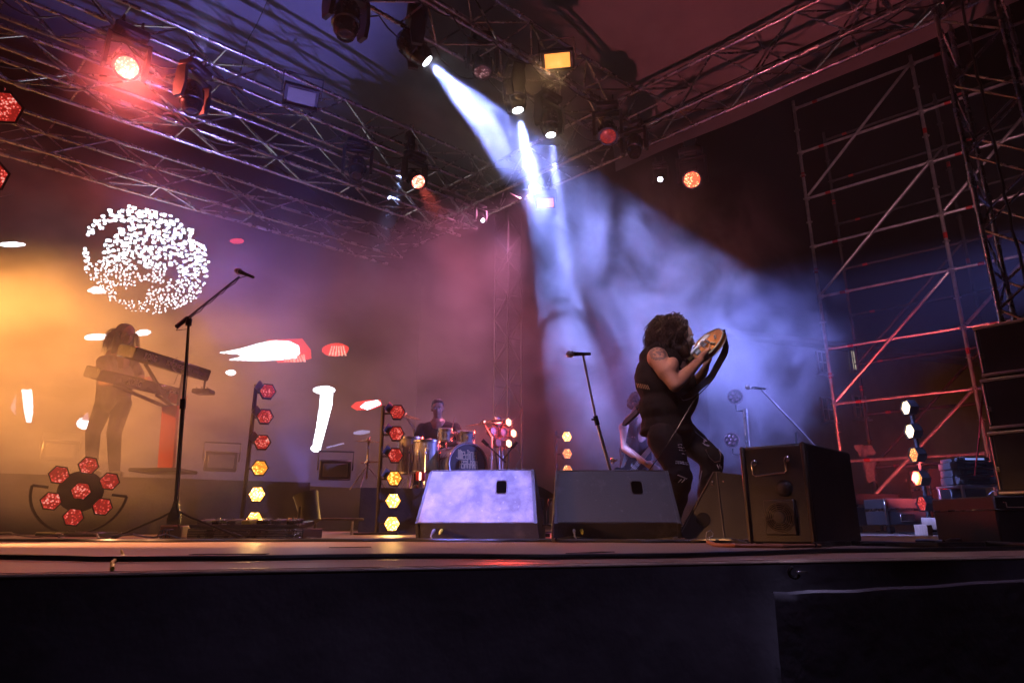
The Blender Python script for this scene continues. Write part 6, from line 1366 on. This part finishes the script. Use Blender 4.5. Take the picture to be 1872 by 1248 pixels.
mb = MB(); mb.prism([(x * 0.98, y * 0.95) for x, y in outline()], ga + x1 * 0.0, x1, x2, x3, -0.02, 0.02); bs_.part('body', mb, M['gloss'])
mb = MB(); mb.prism([(0.18, -0.026), (0.18, 0.026), (0.95, 0.02), (0.95, -0.02)], ga, x1, x2, x3, 0.012, 0.034); bs_.part('neck', mb, M['wood'])
for k in range(4):
    mb = MB(); y = 0.012 * (k - 1.5); mb.tube(ga - x1 * 0.12 + x2 * y + x3 * 0.043, ga + x1 * 0.95 + x2 * y * 0.8 + x3 * 0.04, 0.0022, n=5); bs_.part('string', mb, M['chrome'])
for x in (-0.1, 0.02, 0.1):
    mb = MB(); mb.bbox(ga + x1 * x + x3 * 0.027, (0.03, 0.085, 0.014), rot3(x1, x2, x3), 0.004); bs_.part('pickup', mb, M['chrome'])
mb = MB(); mb.prism([(0.95, -0.03), (1.12, -0.04), (1.14, 0.02), (0.97, 0.03)], ga, x1, x2, x3, 0.0, 0.02); bs_.part('headstock', mb, M['gloss'])
mb = MB(); pts = smoothpts([ga - x1 * 0.2, P(1146, 830, 7.2), P(1150, 795, 7.15), P(1158, 770, 7.18), P(1166, 758, 7.4)]); strap(mb, pts, 0.05, 0.004, Vector((0, -1, 0.2))); bs_.part('strap', mb, M['leather'])
# ---------------------------------------------------------------- other lamps of the rig, and added fill lamps (most hang or stand beyond the frame)
utruss('roof_truss', 'nearest roof truss, leaving the corner tower over the front of the stage', 1.35, 1.8, 5.5, 6.1, 10, 18, 'trusses across the stage roof')
PF = {}
def par(loc, target, power, col, ang, label, blend=0.6, rad=0.06, floor=False, s=1.0):
    loc = Vector(loc); ax = (Vector(target) - loc).normalized(); t = Thing('par_lamp', label, 'stage lamp', Vector((loc.x, loc.y, 0.0 if floor else loc.z + 0.3)), 'par lamps lighting the stage')
    mb = MB(); mb.lathe([(-0.26 * s, 0.05 * s), (-0.24 * s, 0.09 * s), (-0.08 * s, 0.1 * s), (0.0, 0.11 * s), (0.02, 0.115 * s), (0.02, 0.1 * s), (0.0, 0.098 * s)], loc, ax, 20); hd_ = t.part('housing', mb, M['black'])
    key = tuple(col); PF[key] = PF.get(key) or emit('par_face', col, 3.0)
    mb = MB(); mb.lathe([(-0.004, 0.098 * s), (0.002, 0.09 * s)], loc, ax, 20); t.part('lens', mb, PF[key], hd_)
    side = ax.cross(Z).normalized(); mb = MB(); e = -Z if floor else Z
    mb.path([loc - ax * 0.1 + side * 0.12 * s, loc - ax * 0.1 + side * 0.12 * s + e * (loc.z - 0.03 if floor else 0.28), loc - ax * 0.1 - side * 0.12 * s + e * (loc.z - 0.03 if floor else 0.28), loc - ax * 0.1 - side * 0.12 * s], 0.012, 6); t.part('yoke', mb, M['blackmetal'])
    mb = MB(); q = Vector((loc.x, loc.y, 0.015)) - ax * 0 if floor else loc + Z * 0.3
    mb.bbox(Vector((loc.x - ax.x * 0.1, loc.y - ax.y * 0.1, 0.015 if floor else loc.z + 0.31)), (0.2 * s, 0.2 * s, 0.03), None, 0.004); t.part('foot' if floor else 'clamp', mb, M['blackmetal'])
    spot(t, loc + ax * 0.02, target, power, col, ang, blend, rad); return t
AMB, VIO, BLU, RDL = (1.0, 0.37, 0.075), (0.72, 0.32, 0.75), (0.3, 0.3, 1.0), (1.0, 0.17, 0.2)
W = lambda s: s + ' beyond the frame'
par((-10.2, 5.0, 3.0), (-5.2, 9.3, 2.0), 40000, AMB, 38, 'amber wash lamp hung in the wing, lighting the smoke behind the keyboards', 0.9)
par((-8.3, 4.3, 3.4), (-4.1, 6.1, 1.2), 6500, AMB, 30, 'smaller amber lamp added in the wing, lighting the smoke before the keyboards', 0.9)  # second amber lamp, added to brighten the front smoke
par(P(-420, 700, 3.0), P(400, 1030, 3.4), 1500, (1.0, 0.4, 0.16), 44, 'amber wash lamp low in the wing, raking the stage floor', 0.9, floor=True)
par((-2.4, 1.2, 5.3), P(868, 905, 3.9), 6500, (0.27, 0.25, 1.0), 7.0, 'tight blue white lamp overhead aimed at the dusty monitor', 0.3)
par((-1.2, 1.7, 5.3), P(1235, 690, 4.95), 900, (1.0, 0.5, 0.42), 12, 'warm lamp overhead aimed at the guitarist', 0.6)
par((-1.6, 2.2, 5.4), P(812, 832, 7.9), 500, (0.8, 0.75, 1.0), 6.5, 'pale lamp added overhead to brighten the drum kit', 0.6)  # unseen lamp added so the shells look silver
par((0.6, 0.9, 5.4), P(1050, 985, 3.3), 420, (0.62, 0.5, 1.0), 62, 'soft mauve fill lamp added overhead for the stage front', 1.0, 0.2)  # unseen fill lamp, added for more purple on the floor
lp = onskirt(1490, 1078, 0.10); par(Vector((lp.x, lp.y, 5.2)) - EN * 0.16, lp, 900, (0.6, 0.55, 1.0), 3.2, 'small blue lamp overhead grazing the front skirt', 1.0)
par(Vector((0.25, 5.6, 0.35)), P(1420, -20, 6.5), 520, RDL, 62, 'red uplighter on the floor behind the monitors', 0.7, floor=True)
par(Vector((-1.9, 6.2, 0.35)), P(400, 60, 6.9), 2000, (0.24, 0.2, 1.0), 50, 'blue uplighter on the floor behind the pedal board', 0.8, floor=True)

# cables dressed along the rig
def rig_cable(label, p0, p1, sag, n, seed, r=0.009):
    rn = random.Random(seed); pts = []
    for i in range(n):
        a, b = p0.lerp(p1, i / n), p0.lerp(p1, (i + 1) / n); sg = sag * rn.uniform(0.3, 1.2)
        for k in range(6): f = k / 6; pts.append(a.lerp(b, f) - Z * (4 * sg * f * (1 - f)) + Vector((rn.uniform(-1, 1), rn.uniform(-1, 1), 0)) * 0.008)
    pts.append(p1); mb = MB(); mb.path(pts, r, 6); single('rig_cable', mb, M['rubber'], label, 'cable', 'cables tied along the rig')
fr = lambda b, z, t: to_side(NU * b + Z * z) - U * t
rig_cable('black cable sagging along the front truss above the white beam lamps', fr(4.95, 5.46, 5.5), fr(4.95, 5.46, 0.3), 0.13, 9, 1)
rig_cable('second black cable looping below the back chord of the front truss', fr(5.47, 5.47, 5.2), fr(5.47, 5.47, 0.1), 0.2, 7, 2)
rig_cable('black cable sagging along the middle truss between its lamps', fr(7.72, 5.46, 8.0), fr(7.72, 5.46, 0.5), 0.14, 12, 3)
rig_cable('black cable along the lower middle truss near the red wash lamp', fr(8.12, 4.93, 8.0), fr(8.12, 4.93, 0.5), 0.1, 13, 4)
rig_cable('black cable tied under the side truss below the pale hem', ROOF_C - V * 3.2 + Z * 5.42, ROOF_C + V * 1.5 + Z * 5.42, 0.12, 8, 5)
rig_cable('thin cable bundle running down the corner tower', Vector((4.6, 5.5, 5.6)), Vector((4.62, 5.52, 0.2)), 0.0, 10, 6, 0.014)
a, b = PZ(222, 1008, 0), PZ(205, 1043, 0); mb = MB(); mb.path([a + Z * 0.004, a.lerp(b, 0.4) + Z * 0.006 + ED * 0.01, a.lerp(b, 0.8) + Z * 0.006 - ED * 0.006, b + Z * 0.004], 0.004, 6); single('rope_end', mb, M['yellow'], 'short orange cord lying across the front edge of the stage', 'cord')
for k, (px, py, L, lab) in enumerate(((420, 1013, 0.22, 'long strip of dark tape stuck on the stage floor near the pedal board'), (640, 1000, 0.16, 'short strip of dark tape on the floor before the amber light column'), (1080, 1010, 0.2, 'strip of dark tape stuck on the floor before the clean dark monitor'))):
    c = PZ(px, py, 0); mb = MB(); mb.bbox(c + Z * 0.0012, (L, 0.05, 0.0016), Matrix.Rotation(R(20 * k + 8), 3, 'Z'), 0.0004); single('floor_tape', mb, M['cloth'], lab, 'tape', 'tape strips on the stage floor', smooth=False)
par(P(975, 345, 10.2), P(740, 660, 9.0), 2600, (0.9, 0.25, 0.5), 75, 'crimson fill lamp added at the back corner of the rig, tinting the smoke over the drums', 0.9)  # added lamp, gives the back smoke its violet red tint
par((7.4, 6.0, 3.4), P(1240, 730, 8.0), 9000, (0.22, 0.24, 1.0), 30, 'blue fill lamp added in the far wing, filling the smoke behind the guitarist', 0.9)  # unseen fill lamp, added to strengthen the blue smoke
par((0.3, 1.9, 5.4), GC + Vector((-0.03, 0, 0.03)), 900, (0.75, 0.75, 1.0), 4.5, 'tight white lamp added overhead to brighten the raised guitar', 0.5)  # unseen lamp added for the highlight on the guitar top
par((5.3, 3.4, 1.8), P(1620, 330, 11.2), 1000, (0.85, 0.36, 0.45), 32, 'dusky rose lamp added in the wing to brighten the upper scaffold tubes', 0.9, floor=True)  # unseen lamp added to lift the scaffold out of the dark
# ---------------------------------------------------------------- smoke and haze
def volume(name, dens, col, aniso, scale=None, fall=0.5, lo=0.4, hi=0.7, detail=3.0, falloff=True, offset=(0, 0, 0), stretch=(1, 1, 1), dist=0.0):
    m = bpy.data.materials.new(name); m.use_nodes = True; t = m.node_tree
    t.nodes.remove(t.nodes['Principled BSDF']); out = t.nodes['Material Output']
    v = t.nodes.new('ShaderNodeVolumePrincipled'); v.inputs['Color'].default_value = (*col, 1); v.inputs['Anisotropy'].default_value = aniso
    v.inputs['Density'].default_value = dens; v.inputs['Density Attribute'].default_value = ''
    t.links.new(v.outputs[0], out.inputs['Volume'])
    if scale:
        tc = t.nodes.new('ShaderNodeTexCoord'); mp = t.nodes.new('ShaderNodeMapping'); mp.inputs['Location'].default_value = offset; mp.inputs['Scale'].default_value = stretch
        t.links.new(tc.outputs['Object'], mp.inputs[0])
        n = t.nodes.new('ShaderNodeTexNoise'); n.inputs['Scale'].default_value = scale; n.inputs['Detail'].default_value = detail; n.inputs['Roughness'].default_value = 0.68; n.inputs['Distortion'].default_value = dist
        t.links.new(mp.outputs[0], n.inputs['Vector'])
        r = t.nodes.new('ShaderNodeMapRange'); r.interpolation_type = 'SMOOTHSTEP'; r.inputs[1].default_value = lo; r.inputs[2].default_value = hi; r.inputs[3].default_value = 0; r.inputs[4].default_value = dens
        t.links.new(n.outputs[0], r.inputs[0])
        l = t.nodes.new('ShaderNodeVectorMath'); l.operation = 'LENGTH'; t.links.new(tc.outputs['Object'], l.inputs[0])
        f = t.nodes.new('ShaderNodeMapRange'); f.interpolation_type = 'SMOOTHSTEP'; f.inputs[1].default_value = fall; f.inputs[2].default_value = 1.0; f.inputs[3].default_value = 1; f.inputs[4].default_value = 0
        t.links.new(l.outputs['Value'], f.inputs[0])
        x = t.nodes.new('ShaderNodeMath'); x.operation = 'MULTIPLY'; t.links.new(r.outputs[0], x.inputs[0]); t.links.new(f.outputs[0], x.inputs[1])
        t.links.new(x.outputs[0], v.inputs['Density'])
    return m
def smoke(name, c, rad, rot, *a, **k):
    mb = MB(); mb.ell((0, 0, 0), 1.0, n=24, k=14)
    m = volume(name, *a, **k)
    o = link('smoke', mb.mesh('smoke', m)); o.location = c; o.scale = rad; o.rotation_euler = (0, 0, rot); o['kind'] = 'stuff'
    return o
A = R(40)
smoke('orange_smoke', P(130, 600, 7.3), (3.3, 2.7, 2.5), A, 0.42, (0.9, 0.9, 0.9), 0.2, 1.9, lo=0.33, hi=0.68, detail=5.0)
smoke('back_smoke', P(700, 640, 9.0), (4.4, 2.2, 3.0), A, 0.16, (0.9, 0.9, 0.9), 0.15, 2.2, lo=0.36, hi=0.7, detail=5.0, offset=(4, 2, 0))
smoke('blue_smoke', P(1235, 610, 8.0), (2.7, 2.0, 2.6), A, 0.95, (0.9, 0.9, 0.9), 0.2, 3.1, lo=0.41, hi=0.67, detail=6.0, offset=(1.3, 7, 2), dist=0.8, fall=0.25)
smoke('beam_smoke', P(955, 262, 7.05), (2.1, 0.8, 1.6), A, 0.5, (0.9, 0.9, 0.9), 0.2, 3.0, lo=0.4, hi=0.66, detail=6.0, offset=(6, 3, 1), dist=0.8)
smoke('veil_smoke', P(140, 800, 5.9), (2.0, 0.8, 1.0), A, 0.95, (0.9, 0.9, 0.9), 0.2, 2.4, lo=0.3, hi=0.68, detail=5.0, offset=(9, 1, 4))
smoke('lamp_smoke', P(240, 165, 6.1), (0.9, 0.7, 0.7), A, 0.22, (0.9, 0.9, 0.9), 0.2, 2.4, lo=0.2, hi=0.6, detail=3.0, offset=(3, 1, 8), fall=0.1)
mb = MB(); mb.box((0, 12, 3.5), (70, 70, 12)); o = link('haze', mb.mesh('haze', volume('haze_air', 0.006, (0.9, 0.9, 0.9), 0.1))); o['kind'] = 'stuff'
# amber washes standing in the wing, just beyond the frame
